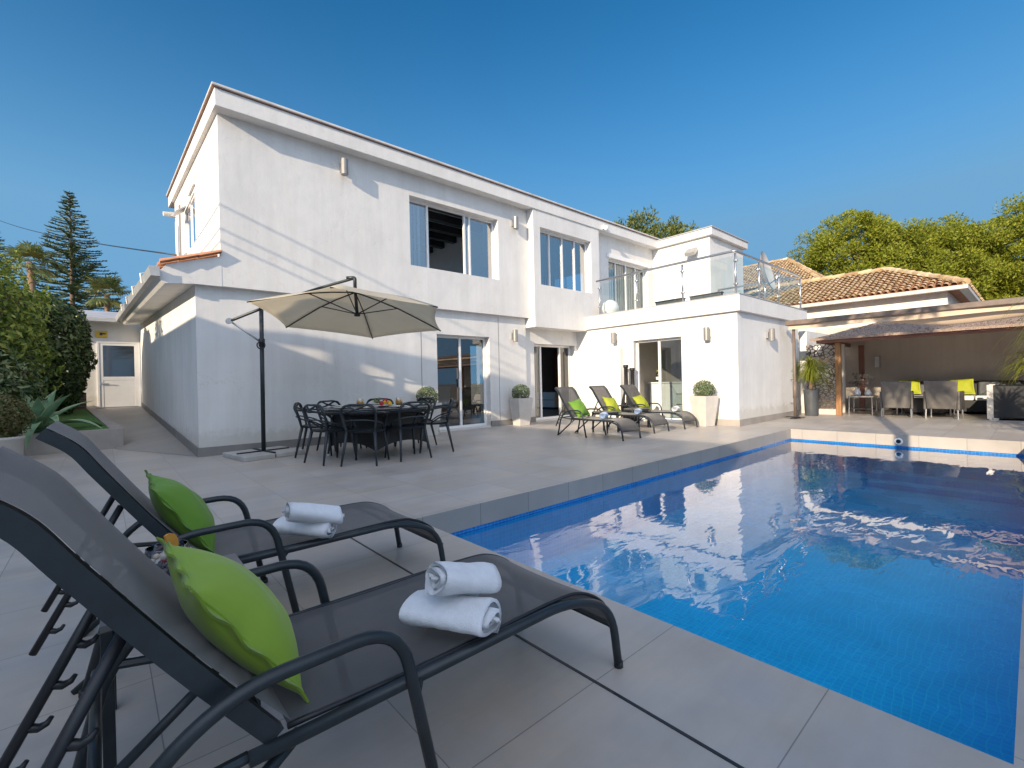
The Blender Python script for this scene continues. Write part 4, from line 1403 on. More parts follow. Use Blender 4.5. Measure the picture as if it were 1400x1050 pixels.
towel_roll("pale blue rolled towel on the middle one of the three far loungers", (8.0, 5.28, SZ + .062), (8.26, 5.40, SZ + .062), .064, MAT['towel_b'], tg2, 6, .92)
towel_roll("white rolled towel on the lounger closest to the extension", (9.06, 5.06, SZ + .062), (9.34, 5.16, SZ + .062), .064, MAT['towel'], tg2, 7, .92)

# small slatted side tables


def side_table(label, loc, rz=0, group="small dark side tables between loungers"):
    t = thing("side_table", label, "side table", loc, rz, group)
    hw, H_ = .19, .42
    top = MB()
    top.box(-hw, hw, -hw, -hw + .05, H_ - .018, H_).box(-hw, hw, hw - .05, hw, H_ - .018, H_)
    top.box(-hw, -hw + .05, -hw + .051, hw - .051, H_ - .018, H_).box(hw - .05, hw, -hw + .051, hw - .051, H_ - .018, H_)
    for k in range(7):
        x = -hw + .06 + k * .039
        for j in range(3):
            y = -hw + .055 + j * .093
            top.box(x, x + .026, y, y + .08, H_ - .016, H_ - .003)
    for j in range(4):
        y = -hw + .052 + j * .0925
        top.box(-hw + .051, hw - .051, y - .008, y + .008, H_ - .017, H_ - .004)
    top.build("top", MAT['frametop'], t)
    MB().box(-hw + .05, hw - .05, -hw + .05, hw - .05, H_ - .028, H_ - .019).build("shelf_pan", MAT['frametop'], t)
    for sx in (-1, 1):
        for sy in (-1, 1):
            MB().box(sx * (hw - .014) - .014, sx * (hw - .014) + .014, sy * (hw - .014) - .014, sy * (hw - .014) + .014, 0, H_ - .0185).build("leg", MAT['frame'], t, bevel=.003)
    MB().box(-hw + .028, hw - .028, -hw + .002, -hw + .022, H_ - .06, H_ - .029).box(-hw + .028, hw - .028, hw - .022, hw - .002, H_ - .06, H_ - .029).box(-hw + .002, -hw + .022, -hw + .028, hw - .028, H_ - .06, H_ - .029).box(hw - .022, hw - .002, -hw + .028, hw - .028, H_ - .06, H_ - .029).build("apron", MAT['frame'], t)
    return t


MAT['frametop'] = simple("warm_grey_table_top", (0.17, 0.165, 0.165), 0.42, metal=.1, var=.15)
st1 = side_table("dark slatted side table carrying a glass of berries between the two near loungers", (.175, 1.85, 0), radians(-1))
dup(st1, (7.58, 5.75, 0), 0, "small dark side table between the green cushion lounger and the middle far lounger")
dup(st1, (8.72, 5.78, 0), 0, "small dark side table between the two far loungers with lime cushions")

t = thing("berry_glass", "round glass of berries with an orange slice on the side table", "glass of fruit", (.150, 1.905, .42))
bw = MB()
pr = [(.03, .0), (.035, .004), (.05, .015), (.062, .04), (.066, .065), (.062, .095), (.056, .115)]
bw.grid(lambda u, v: (pr[int(round(v * 6))][0] * cos(2 * pi * u), pr[int(round(v * 6))][0] * sin(2 * pi * u), pr[int(round(v * 6))][1]), 30, 6)
bw.build("bowl", MAT['drink_glass'], t, True)
MB().tube([(.056 * cos(2 * pi * k / 24), .056 * sin(2 * pi * k / 24), .1155) for k in range(24)], .0018, 6, closed=True).build("rim", MAT['drink_glass'], t, True)
bmats = [simple("raspberry", (.45, .015, .03), .4, var=.2), simple("blueberry", (.03, .035, .07), .45, var=.2), simple("pale_fruit", (.6, .5, .4), .4)]
for k in range(26):
    a, rr, z = random.uniform(0, 6.28), .045 * sqrt(random.random()), random.uniform(.018, .095)
    if z > .075:
        z = random.uniform(.075, .095)
    q = random.uniform(.0095, .0125)
    prof_ = [(q * sin(pi * i / 8) + 1e-4, -q * cos(pi * i / 8)) for i in range(9)]
    MB().lathe(prof_, (rr * cos(a), rr * sin(a), z), 10).build("berry", bmats[(0, 1, 0, 1, 1, 2)[k % 6]], t, True)
osl = MB()
for k in range(10):
    a0, a1 = pi * k / 10, pi * (k + 1) / 10
    osl.prism([(0, -.003, 0), (.045 * cos(a0), -.003, .045 * sin(a0)), (.045 * cos(a1), -.003, .045 * sin(a1))], [(0, .003, 0), (.045 * cos(a0), .003, .045 * sin(a0)), (.045 * cos(a1), .003, .045 * sin(a1))])
osl.xf(Matrix.Translation((.0, -.035, .118)) @ Matrix.Rotation(radians(50), 4, 'Z') @ Matrix.Rotation(radians(70), 4, 'Y'))
osl.build("orange_slice", simple("orange_flesh", (.75, .33, .03), .4, var=.15), t)

# ---------------------------------------------------------------- dining set and parasol
TC = (3.20, 6.75)
t = thing("dining_table", "round dark wicker dining table with glass top under the parasol", "table", (*TC, 0), radians(16))
MB().lathe([(.02, .701), (.80, .701), (.83, .704), (.83, .718), (.80, .722), (.02, .722)], n=48).build("table_top", simple("smoked_glass_top", (.03, .035, .04), .12, var=.1, spec=.7), t)
MB().lathe([(.70, .64), (.825, .64), (.835, .67), (.825, .70), (.70, .70)], n=48).build("rim", MAT['wicker_d'], t, True)
wb = MB()
for k in range(4):
    a = pi / 2 * k
    R = Matrix.Rotation(a, 4, 'Z')
    n = 14
    top, bot = [], []
    for i in range(n + 1):
        u = i / n * 2 - 1
        top.append(R @ Vector((u * .46, -.46, .64)))
        bot.append(R @ Vector((u * .52, -.52, .12 + .10 * (1 - abs(u) ** 2.2))))
    i0 = len(wb.v)
    wb.v += [tuple(p) for p in bot + top]
    wb.f += [(i0 + i, i0 + i + 1, i0 + n + 1 + i + 1, i0 + n + 1 + i) for i in range(n)]
wb.build("wicker_base", MAT['wicker_d'], t)
for sx in (-1, 1):
    for sy in (-1, 1):
        lg = MB().tube([(sx * .47, sy * .47, .60), (sx * .53, sy * .53, .02)], .016, 8).build("leg", MAT['black'], t)
        MB().lathe([(.02, 0), (.022, .004), (.018, .024)], (sx * .53, sy * .53, 0), 10).build("foot", MAT['steel'], lg)

cgp = "black openwork chairs around the dining table"


def dining_chair(label):
    """moulded chair: three interlaced loops make the back; faces +x"""
    t = thing("dining_chair", label, "chair", (0, 0, 0), 0, cgp)
    st_ = MB()

    def sf(top):
        def fn(u, v):
            a, b = u * 2 - 1, v * 2 - 1
            ra, rb = a * sqrt(1 - .32 * b * b), b * sqrt(1 - .32 * a * a)
            z = .455 + .012 * (a * a) + .010 * b * b - .012
            return (.02 + ra * .225 * 1.08, rb * .215 * 1.1, z if top else z - .026)
        return fn
    st_.grid(sf(True), 12, 12).grid(sf(False), 12, 12)
    N1 = 13
    ring = list(range(N1)) + [j * N1 + 12 for j in range(1, N1)] + [12 * N1 + i for i in range(11, -1, -1)] + [j * N1 for j in range(11, 0, -1)]
    for k in range(len(ring)):
        a, b = ring[k], ring[(k + 1) % len(ring)]
        st_.f.append((a, b, b + 169, a + 169))
    st_.build("seat", MAT['chair'], t, True)
    for s in (-1, 1):
        MB().tube([(.185, s * .185, .45), (.215, s * .215, .22), (.235, s * .235, 0)], [.022, .018, .013], 8).build("leg", MAT['chair'], t, True)
        MB().tube([(-.175, s * .185, .45), (-.225, s * .21, .22), (-.27, s * .235, 0)], [.023, .018, .013], 8).build("leg", MAT['chair'], t, True)

    def loop(pts, r=.0145):
        MB().tube(smooth_pts(pts, 6), r, 8).build("back_loop", MAT['chair'], t, True)

    def mir(pts):
        return pts + [(x, -y, z) for x, y, z in reversed(pts[:-1])]
    loop(mir([(-.185, .19, .45), (-.225, .225, .62), (-.27, .225, .73), (-.275, .13, .795), (-.285, 0, .80)]))
    loop([(.19, .20, .45), (.165, .245, .58), (.06, .265, .66), (-.10, .255, .69), (-.235, .17, .70), (-.295, 0, .745), (-.27, -.15, .80), (-.245, -.225, .72), (-.20, -.205, .56), (-.185, -.19, .45)])
    loop([(.19, -.20, .45), (.165, -.245, .58), (.06, -.265, .66), (-.10, -.255, .69), (-.235, -.17, .70), (-.30, 0, .725), (-.275, .15, .79), (-.25, .225, .72), (-.205, .205, .56), (-.185, .19, .45)])
    loop(mir([(.06, .215, .455), (-.06, .255, .53), (-.19, .22, .575), (-.27, .10, .60), (-.285, 0, .60)]), .0105)
    return t


chairs = [((2.47, 7.36), -28, "black openwork chair at the table's far left, nearest the parasol pole"),
          ((2.38, 6.52), 12, "black openwork chair on the left side of the table facing the sliding doors"),
          ((2.66, 6.02), 46, "black openwork chair with its back to the camera in the middle of the near side"),
          ((3.26, 5.98), 88, "black openwork chair with its back to the camera, right of the middle near one"),
          ((3.92, 6.28), 148, "black openwork chair at the table's right side, its back towards the pool"),
          ((2.92, 7.62), -72, "black openwork chair behind the table towards the left, against the shaded wall"),
          ((3.62, 7.58), -116, "black openwork chair behind the table towards the right, beyond the fruit plate"),
          ((3.98, 7.02), 190, "black openwork chair at the table's far right, in front of the low topiary")]
ch0 = None
for (x, y), a, lb in chairs:
    if ch0 is None:
        ch0 = dining_chair(lb)
        ch0.location = (x, y, 0)
        ch0.rotation_euler = (0, 0, radians(a))
    else:
        dup(ch0, (x, y, 0), radians(a), lb)

# things on the table
juice = simple("orange_juice", (.80, .42, .02), .3, var=.1)
for (x, y, lb) in ((2.93, 6.80, "glass of orange juice on the left half of the dining table"), (3.47, 6.60, "glass of orange juice on the right half of the dining table")):
    t = thing("juice_glass", lb, "glass", (x, y, .723), 0, "orange juice glasses on the dining table")
    MB().lathe([(.03, .006), (.045, .03), (.05, .07), (.046, .10)], n=16).build("juice", juice, t, True)
    MB().grid(lambda u, v: ((.034 + .02 * sin(pi * (v * .8 + .1))) * cos(2 * pi * u), (.034 + .02 * sin(pi * (v * .8 + .1))) * sin(2 * pi * u), .004 + v * .125), 20, 6).build("glass", MAT['drink_glass'], t, True)
t = thing("fruit_plate", "plate of pineapple and orange fruit in the middle of the dining table", "fruit plate", (3.22, 6.62, .723))
MB().lathe([(.02, .002), (.10, .004), (.16, .016), (.165, .02), (.10, .012), (.02, .010)], n=24).build("plate", MAT['alu'], t, True)
for k in range(10):
    a, rr = random.uniform(0, 6.28), random.uniform(.0, .09)
    q = random.uniform(.025, .04)
    MB().lathe([(q * sin(pi * i / 6) + 1e-4, q - q * cos(pi * i / 6)) for i in range(7)], (rr * cos(a) + .03, rr * sin(a), .014 + (.03 if rr < .05 else 0)), 10).build("fruit", bmats[0] if k % 4 == 0 else juice, t, True)
lf = MB()
for k in range(26):
    a, l_ = random.uniform(0, 6.28), random.uniform(.07, .13)
    p = Vector((-.10, 0, .05))
    dv = Vector((cos(a) * .6 - .3, sin(a) * .6, random.uniform(.2, .9))).normalized() * l_
    sd = dv.cross(Vector((0, 0, 1))).normalized() * .010
    lf.add([p - sd, p + sd, p + dv * .6 + sd, p + dv, p + dv * .6 - sd], [(0, 1, 2, 3, 4)])
lf.build("leaf_crown", MAT['palm'], t)
for k, (a, lb) in enumerate(((140, "white plate set before the far left dining chair"), (190, "white plate set before the left side dining chair"), (232, "white plate set before the middle near dining chair"),
                             (272, "white plate set before the dining chair right of the middle near one"), (333, "white plate set before the right side dining chair"), (105, "white plate at the wall side of the table, towards the left"),
                             (62, "white plate at the wall side of the table, towards the right"), (18, "white plate set before the far right dining chair"))):
    a = radians(a)
    t = thing("plate", lb, "plate", (TC[0] + .60 * cos(a), TC[1] + .60 * sin(a), .7235), a, "white plates laid on the dining table")
    MB().lathe([(.02, .002), (.08, .003), (.13, .016), (.132, .019), (.08, .009), (.02, .008)], n=24).build("dish", MAT['alu'], t, True)
    MB().box(-.03, .03, -.05, .05, .010, .028).build("napkin", MAT['canvas'], t, bevel=.006)

# cantilever parasol
ub = thing("cantilever_parasol", "cream cantilever parasol on a dark pole over the dining table", "parasol", (1.83, 7.9, 0))


def up_(name, mb, mat, parent=None, **k):
    return mb.build(name, mat, parent or ub, world=True, **k)


sl = MB()
for k in range(4):
    R = Matrix.Translation((1.86, 7.95, 0)) @ Matrix.Rotation(radians(8 + 90 * k), 4, 'Z')
    q = MB().prism([(0.012, .012, 0.001), (.44, .012, 0.001), (.44, .44, 0.001), (.012, .44, 0.001)], [(0.012, .012, .065), (.44, .012, .065), (.44, .44, .065), (.012, .44, .065)]).xf(R)
    sl.add(q.v, q.f)
up_("base_slab", sl, MAT['slab'], bevel=.008)
up_("base_cross", MB().obox((1.86, 7.95, .074), (.38 * cos(radians(8)), .38 * sin(radians(8)), 0), (-.022 * sin(radians(8)), .022 * cos(radians(8)), 0), (0, 0, .008))
    .obox((1.86, 7.95, .0755), (-.38 * sin(radians(8)), .38 * cos(radians(8)), 0), (.022 * cos(radians(8)), .022 * sin(radians(8)), 0), (0, 0, .008)), MAT['black'])
up_("pole", MB().tube([(1.85, 7.92, .07), (1.86, 7.90, 2.32)], .031, 14), MAT['frame'], smooth=True)
up_("pole_joint", MB().lathe([(.036, 0), (.045, .01), (.045, .12), (.036, .13)], (1.857, 7.903, 1.68), 14), MAT['black'], smooth=True)
hc = Vector((2.888, 6.789, 2.48))
Bk = Vector((1.45, 7.98, 2.06))
arm_end = hc + Vector((0, 0, .15))
arm_dir = (arm_end - Bk)
armp = [Bk, Bk + arm_dir * .3 + Vector((0, 0, .04)), Bk + arm_dir * .65 + Vector((0, 0, .065)), arm_end + Vector((0, 0, .045))]
up_("arm", MB().tube(smooth_pts(armp, 6), .021, 10), MAT['frame'], smooth=True)
up_("strut", MB().tube([(1.86, 7.90, 1.74), Bk], .014, 8), MAT['steel'], smooth=True)
cr = up_("crank", MB().tube([Vector((1.83, 7.86, 1.70)) + Vector((.055 * cos(a), -.02, .055 * sin(a))) for a in [2 * pi * i / 16 for i in range(16)]], .010, 6, closed=True), MAT['black'], smooth=True)
up_("pulley", MB().tube([Bk + Vector((-.01, -.03, 0)), Bk + Vector((-.01, .03, 0))], .045, 14), MAT['steel'])
up_("arm_tip", MB().tube(bend([arm_end + Vector((-.10, .07, .045)), arm_end + Vector((0, 0, .05)), hc + Vector((0, 0, -.02))], .03), .026, 10), MAT['frame'], smooth=True)
tips = []
for k in range(6):
    a = 3.068 - k * pi / 3
    tips.append(Vector((hc.x + 1.44 * cos(a), hc.y + 1.44 * sin(a), hc.z - .401 - .09 * 1.44 * cos(a) - .08 * 1.44 * sin(a))))
tilt = Vector((-.09, -.08, 0))
cn = MB()
NR = 12
for k in range(6):
    A, B = tips[k], tips[(k + 1) % 6]
    base = len(cn.v)

    def cf(u, v, A=A, B=B):
        # v from hub to rim, sag between ribs
        e = A.lerp(B, u)
        s_ = 4 * u * (1 - u)
        p = hc.lerp(e, v)
        p = p.lerp(hc, .05 * s_ * v * v)
        p.z += .05 * sin(pi * v) - .02 * s_ * v
        return tuple(p)
    cn.grid(cf, 10, NR)
MAT['canopy'] = simple("cream_canopy_cloth", (0.80, 0.75, 0.64), 0.85, var=0.03, scale=3)
canopy = up_("canopy", cn, MAT['canopy'], smooth=True)
cloth_trans(MAT['canopy'], .6)
sd = canopy.modifiers.new("thick", 'SOLIDIFY')
sd.thickness = .002
hub = up_("hub", MB().tube([hc + Vector((0, 0, .02)), hc + Vector((.035, .03, -.36))], [.022, .026], 12).lathe([(.02, -.02), (.045, -.015), (.045, .02), (.02, .025)], hc + Vector((.035, .03, -.36)), 14), MAT['frame'], smooth=True)
lowhub = hc + Vector((.035, .03, -.345))
for k in range(6):
    e = tips[k]
    mid = hc.lerp(e, .5) + Vector((0, 0, .05 - .020))
    rb = up_("rib", MB().tube([hc + Vector((0, 0, -.022)), hc.lerp(e, .25) + Vector((0, 0, .015)), mid, hc.lerp(e, .75) + Vector((0, 0, .012)), e + Vector((0, 0, -.012))], .010, 6), MAT['black'], smooth=True)
    MB().tube([lowhub, hc.lerp(e, .46) + Vector((0, 0, .025))], .0085, 6).build("stretcher", MAT['black'], rb, world=True)

# ---------------------------------------------------------------- planters and vases


def leafball(mb, c, r, n, size, rnd, squash=1.0, fill=.25, noise_amp=.08):
    for _ in range(n):
        d_ = Vector((rnd.gauss(0, 1), rnd.gauss(0, 1), rnd.gauss(0, 1))).normalized()
        rr = r * (1 - fill * rnd.random() ** 2) * (1 + noise_amp * mnoise.noise((d_.x * 3 + c[0], d_.y * 3 + c[1], d_.z * 3)))
        p = Vector(c) + Vector((d_.x * rr, d_.y * rr, d_.z * rr * squash))
        nn = (d_ + Vector((rnd.gauss(0, .5), rnd.gauss(0, .5), rnd.gauss(0, .5)))).normalized()
        a_ = nn.orthogonal().normalized()
        a_ = (Matrix.Rotation(rnd.uniform(0, 6.28), 3, nn) @ a_)
        b_ = nn.cross(a_)
        s_ = size * rnd.uniform(.7, 1.3)
        mb.add([p - a_ * s_, p - b_ * s_ * .5, p + a_ * s_, p + b_ * s_ * .5], [(0, 1, 2, 3)])


def topiary(label, x, y, rz, seed):
    t = thing("topiary_planter", label, "potted topiary", (x, y, 0), rz, "topiary balls in tall tapered planters")
    po = MB()
    b, tp, H_ = .145, .215, .66
    po.hexa([(-b, -b, 0), (b, -b, 0), (b, b, 0), (-b, b, 0)], [(-tp, -tp, H_), (tp, -tp, H_), (tp, tp, H_), (-tp, tp, H_)])
    po.build("pot", MAT['pot_white'], t, bevel=.01)
    MB().box(-tp + .025, tp - .025, -tp + .025, tp - .025, H_ - .02, H_ + .006).build("soil", MAT['earth'], t)
    m_ = MB()
    leafball(m_, (0, 0, H_ + .13), .225, 2600, .016, random.Random(seed), .92, .35)
    m_.build("clipped_ball", MAT['topiary'], t)
    return t


topiary("topiary ball in a pale tapered planter against the wall behind the dining chairs", 4.96, 8.22, radians(4), 1)
topiary("topiary ball in a pale tapered planter on the wall between the two sliding doors", 7.58, 8.25, radians(-8), 2)
topiary("topiary ball in a pale tapered planter on the right of the far sun loungers", 9.80, 4.78, radians(-14), 3)
for (x, y, H_, lb) in ((9.84, 6.80, 1.42, "taller glossy black floor vase behind the sun loungers by the kitchen door"), (10.0, 6.72, 1.34, "shorter glossy black floor vase half hidden behind the taller one")):
    t = thing("floor_vase", lb, "vase", (x, y, 0), 0, "tall black floor vases")
    k = H_ / 1.42
    MB().lathe([(.085 * 1, 0), (.10, .03), (.145, .25 * k), (.15, .38 * k), (.12, .55 * k), (.075, .70 * k), (.055, .85 * k), (.05, 1.1 * k), (.05, 1.34 * k), (.066, 1.36 * k), (.066, 1.42 * k), (.04, 1.42 * k)], n=24).build("body", MAT['vase'], t, True)
    rg = MB()
    for z in (.18, .33, .50):
        q = .15 if z < .45 else .135
        rg.tube([(q * cos(2 * pi * i / 24), q * sin(2 * pi * i / 24), z * k) for i in range(24)], .006, 6, closed=True)
    rg.build("ring", MAT['vase'], t, True)
t = thing("wine_bottle", "dark wine bottle with gold foil on the white kitchen island", "bottle", (11.40, 6.86, .966))
MB().lathe([(.036, 0), (.040, .006), (.040, .19), (.030, .23), (.015, .26), (.015, .30)], n=16).build("bottle", simple("green_black_glass", (.01, .02, .012), .1), t, True)
MB().lathe([(.0165, .265), (.0175, .31), (.012, .335)], n=14).build("foil", simple("gold_foil", (.6, .45, .15), .3, metal=.8), t, True)
MB().lathe([(.0405, .06), (.0408, .061), (.0408, .14), (.0405, .141)], n=16).build("label", MAT['alu'], t, True)
# dining chair and table seen dimly in the room
t = thing("indoor_chair", "pale chair dimly seen inside behind the sliding door glass", "chair", (6.45, 10.2, .026), radians(200))
MB().box(-.22, .22, -.22, .22, .43, .47).build("seat", MAT['int_white'], t, bevel=.01)
MB().hexa([(-.22, -.21, .475), (-.19, -.21, .475), (-.19, .21, .475), (-.22, .21, .475)], [(-.32, -.2, .95), (-.30, -.2, .95), (-.30, .2, .95), (-.32, .2, .95)]).build("backrest", MAT['int_white'], t, bevel=.008)
for sx in (-1, 1):
    for sy in (-1, 1):
        MB().tube([(sx * .2, sy * .2, .43), (sx * .22, sy * .22, 0)], .014, 6).build("leg", MAT['steel'], t)
t = thing("glass_table", "glass topped indoor table dimly seen behind the left sliding door", "table", (5.75, 10.4, .026))
MB().box(-.45, .45, -.7, .7, .73, .745).build("top", MAT['glass_rail'], t)
for sx in (-1, 1):
    for sy in (-1, 1):
        MB().tube([(sx * .4, sy * .62, .729), (sx * .4, sy * .62, 0)], .025, 8).build("leg", MAT['steel'], t)
t = thing("sideboard", "pale low sideboard with a dark plant inside the open sliding door", "sideboard", (12.4, 11.95, .026))
MB().box(-.25, .25, -.5, .5, .08, .62).build("cabinet", MAT['int_white'], t, bevel=.01)
MB().box(-.22, .22, -.46, .46, 0, .079).build("plinth", MAT['int_dark'], t)
MB().box(-.251, -.262, -.47, .47, .34, .355).build("drawer_gap", MAT['int_dark'], t)

# ---------------------------------------------------------------- pavilion on the right
pv = thing("pavilion", "open poolside pavilion with thatched roof and grey back wall", "pavilion", (17, 3.4, 0))


def pp(name, mb, mat, parent=None, **k):
    return mb.build(name, mat, parent or pv, world=True, **k)


pp("back_wall", MB().box(17.0, 17.2, -7, 4.6, -.1, 2.5), MAT['taupe'])
pp("side_wall", MB().box(14.7, 16.99, 4.2, 4.4, -.1, 2.3), MAT['stucco'])
pp("partition_wall", MB().box(15.4, 15.5, 3.5, 4.19, -.05, 1.9), MAT['stucco'])
pp("eave_beam", MB().box(14.13, 14.26, -7, 3.82, 1.885, 1.99), MAT['rust'], bevel=.012)
pp("eave_beam", MB().box(14.27, 16.98, 3.68, 3.81, 1.885, 1.985), MAT['rust'], bevel=.012)
for (x, y) in ((14.32, 3.38), (16.35, 3.30), (14.32, -2.6)):
    pp("post", MB().box(x - .06, x + .06, y - .06, y + .06, 0, 1.883), MAT['wood'] if x < 15 else MAT['rust'], bevel=.008)
pp("screen_base", MB().box(14.44, 14.6, 3.45, 4.15, 0, .15), MAT['pot_white'], bevel=.006)
th = MB()
rnd = random.Random(5)


def th_fn(u, v):
    y = -7 + u * (10.95 - 1.15 * v)
    z = 2.0 + v * .62 + .006 * mnoise.noise((y * 3, v * 14, 0)) + .012 * mnoise.noise((y * 11, v * 30, 3))
    return (14.06 + v * 3.0, y, z)


th.grid(th_fn, 190, 24)
th.grid(lambda u, v: (14.06 + u * 3.0, 3.95 - 1.15 * u * (1 if v > .5 else 1) * v - (0), 1.995 + u * .58 * v), 24, 10)
th.grid(lambda u, v: (14.06, -7 + u * 10.95, 1.99 + .012 * mnoise.noise((u * 120, v * 3, 5)) + v * .06 - .03), 190, 3)
pp("thatch_roof", th, MAT['thatch'])
tw = MB()
for _ in range(9000):
    u, v = rnd.random(), rnd.random()
    p = Vector(th_fn(u, v))
    dv = Vector((-.9, rnd.gauss(0, .4), rnd.uniform(-.1, .45))).normalized() * rnd.uniform(.05, .11)
    s_ = Vector((0, .004, .003))
    tw.add([p - s_, p + s_, p + dv], [(0, 1, 2)])
tw_m = leafmat("thatch_twig", [(.15, .10, .075), (.27, .19, .14), (.40, .30, .23)], .9, .1)
pp("thatch_twigs", tw, tw_m)
pp("ceiling", MB().hexa([(14.28, -7, 1.99), (16.98, -7, 2.45), (16.98, 3.66, 2.45), (14.28, 3.66, 1.99)], [(14.28, -7, 2.0), (16.98, -7, 2.46), (16.98, 3.66, 2.46), (14.28, 3.66, 2.0)]), MAT['wood'])
o = MB().box(14.50, 14.515, 3.45, 4.16, .15, 1.88).build("perforated_screen", MAT['screen'], None)
tag(o, "brown perforated metal screen panel with pebble shaped holes beside the pavilion post", "screen")
t = thing("awning", "beige cloth awning with brown front beam and slim pole before the pavilion", "awning", (12.75, 3.92, 0))
MB().tube([(12.75, 3.92, .02), (12.75, 3.92, 2.27)], .035, 10).tube([(12.75, 3.92, .5), (12.75, 3.92, .9)], .045, 10).build("pole", MAT['brownmetal'], t, True, True)
MB().box(12.55, 12.95, 3.86, 3.98, 0, .03).box(12.69, 12.81, 3.72, 4.12, .031, .05).build("pole_foot", MAT['black'], t, world=True, bevel=.005)
MB().box(12.58, 12.72, -7, 4.06, 2.285, 2.40).build("front_beam", MAT['brownmetal'], t, world=True, bevel=.015)


def val(u, v):
    y = 4.0 - 11 * u
    low = 2.185 + .008 * sin(y * 3.1) - .012 * sin(y * .9)
    return (12.66 + .02 * sin(y * 4 + v), y, 2.284 + v * (low - 2.284))


MB().grid(val, 120, 4).build("valance", MAT['awning'], t, True, world=True)


def cnv(u, v):
    y = 4.0 - 11 * u
    return (12.74 + v * .42, y, 2.295 - .02 * v - (.20 + .07 * sin(y * 1.4)) * sin(pi * v) * min(1, max(0, (3.2 - y) * .5)))


MB().grid(cnv, 120, 14).build("cloth", MAT['awning'], t, True, world=True)
hks = []
for z in (.35, .95):
    hks.append(MB().tube(bend([(13.3, EY - .001, z), (13.3, EY - .12, z), (13.3, EY - .12, z - .16)], .03), .008, 6))
t = thing("wall_hook", "small dark hooks on the extension end wall near the awning pole", "hooks", (13.3, EY, .35))
for hk in hks:
    hk.build("hook", MAT['black'], t, True, True)


def strap_plant(label, x, y, pz, pr, seed, potm, L=.66, n=650, group=None):
    t = thing("potted_strap_plant", label, "potted plant", (x, y, 0), 0, group)
    MB().lathe([(pr * .82, 0), (pr * .86, .01), (pr, pz * .96), (pr, pz), (pr * .9, pz), (pr * .88, pz - .04), (.01, pz - .04)], n=24).build("pot", potm, t, True)
    MB().tube([(0, 0, pz - .05), (.01, 0, pz + .30), (0, .01, pz + .62)], [.05, .035, .03], 8).build("stem", MAT['palmbark'], t, True)
    rnd = random.Random(seed)
    m_ = MB()
    for _ in range(n):
        a = rnd.uniform(0, 6.28)
        z0 = pz + rnd.uniform(.22, .70)
        l_ = L * rnd.uniform(.6, 1.15)
        up0 = rnd.uniform(.1, 1.2)
        d_ = Vector((cos(a), sin(a), 0))
        p = Vector((0, 0, z0))
        el_ = up0
        sd_ = Vector((-sin(a), cos(a), 0)) * .013
        ring = []
        for i in range(7):
            w_ = (1 - i / 6.3)
            ring.append((p - sd_ * w_, p + sd_ * w_))
            p = p + (d_ * cos(el_) + Vector((0, 0, 1)) * sin(el_)) * l_ / 6
            el_ -= (up0 + 1.25) / 5.5
        i0 = len(m_.v)
        for q in ring:
            m_.v += [tuple(q[0]), tuple(q[1])]
        m_.f += [(i0 + 2 * i, i0 + 2 * i + 1, i0 + 2 * i + 3, i0 + 2 * i + 2) for i in range(6)]
    m_.build("leaves", MAT['strap'], t)
    return t


strap_plant("yellow green fountain plant in a slate pot left of the perforated screen", 13.85, 3.88, .68, .17, 1, MAT['pot_dark'])
strap_plant("yellow green fountain plant behind the dark wicker box at the right edge", 15.25, .06, .70, .17, 2, MAT['pot_dark'], .75, 260)


def wicker_chair(label, x, y, rz):
    t = thing("wicker_armchair", label, "chair", (x, y, 0), rz, "grey wicker armchairs at the pavilion table")
    MB().box(-.24, .27, -.26, .26, .30, .42).build("seat", MAT['wicker_g'], t, bevel=.02)
    q = MB()
    q.hexa([(-.29, -.25, .22), (-.24, -.25, .22), (-.24, .25, .22), (-.29, .25, .22)], [(-.38, -.29, .86), (-.33, -.29, .87), (-.33, .29, .87), (-.38, .29, .86)])
    q.build("backrest", MAT['wicker_g'], t, bevel=.015)
    for s in (-1, 1):
        MB().box(-.30, .26, s * .285 - .025, s * .285 + .025, .20, .62).build("armrest", MAT['wicker_g'], t, bevel=.02)
        for x_ in (-.26, .24):
            MB().tube([(x_, s * .27, .21), (x_ * 1.05, s * .275, 0)], .018, 8).build("leg", MAT['steel'], t)
    return t


wicker_chair("grey wicker armchair seen from behind, left one at the pavilion table", 14.55, 2.25, radians(6))
wicker_chair("grey wicker armchair seen from behind, right one next to the dark wicker box", 14.55, 1.40, radians(-4))
t = thing("coffee_table", "low pale topped table between the wicker armchairs and the corner sofa", "table", (15.55, 1.85, 0))
MB().box(-.38, .38, -.55, .55, .43, .465).build("top", MAT['pot_white'], t, bevel=.006)
MB().box(-.25, .25, -.4, .4, .06, .429).build("base", MAT['wicker_d'], t, bevel=.01)
for sx in (-1, 1):
    for sy in (-1, 1):
        MB().tube([(sx * .34, sy * .5, .43), (sx * .34, sy * .5, 0)], .018, 8).build("leg", MAT['steel'], t)
t = thing("serving_tray", "dark patterned tray on the low pavilion table", "tray", (15.4, 1.62, .466))
MB().lathe([(.02, .0), (.16, .0), (.18, .04), (.165, .04), (.15, .012), (.02, .012)], n=20).build("bowl", MAT['black'], t, True)
t = thing("corner_sofa", "dark wicker sofa with pale seat cushions along the pavilion back wall", "sofa", (16.5, .9, 0))
MB().box(-.42, .38, -2.3, 1.7, .06, .34).build("base", MAT['wicker_d'], t, bevel=.02)
MB().box(.24, .42, -2.3, 1.7, .341, .82).build("backrest", MAT['wicker_d'], t, bevel=.02)
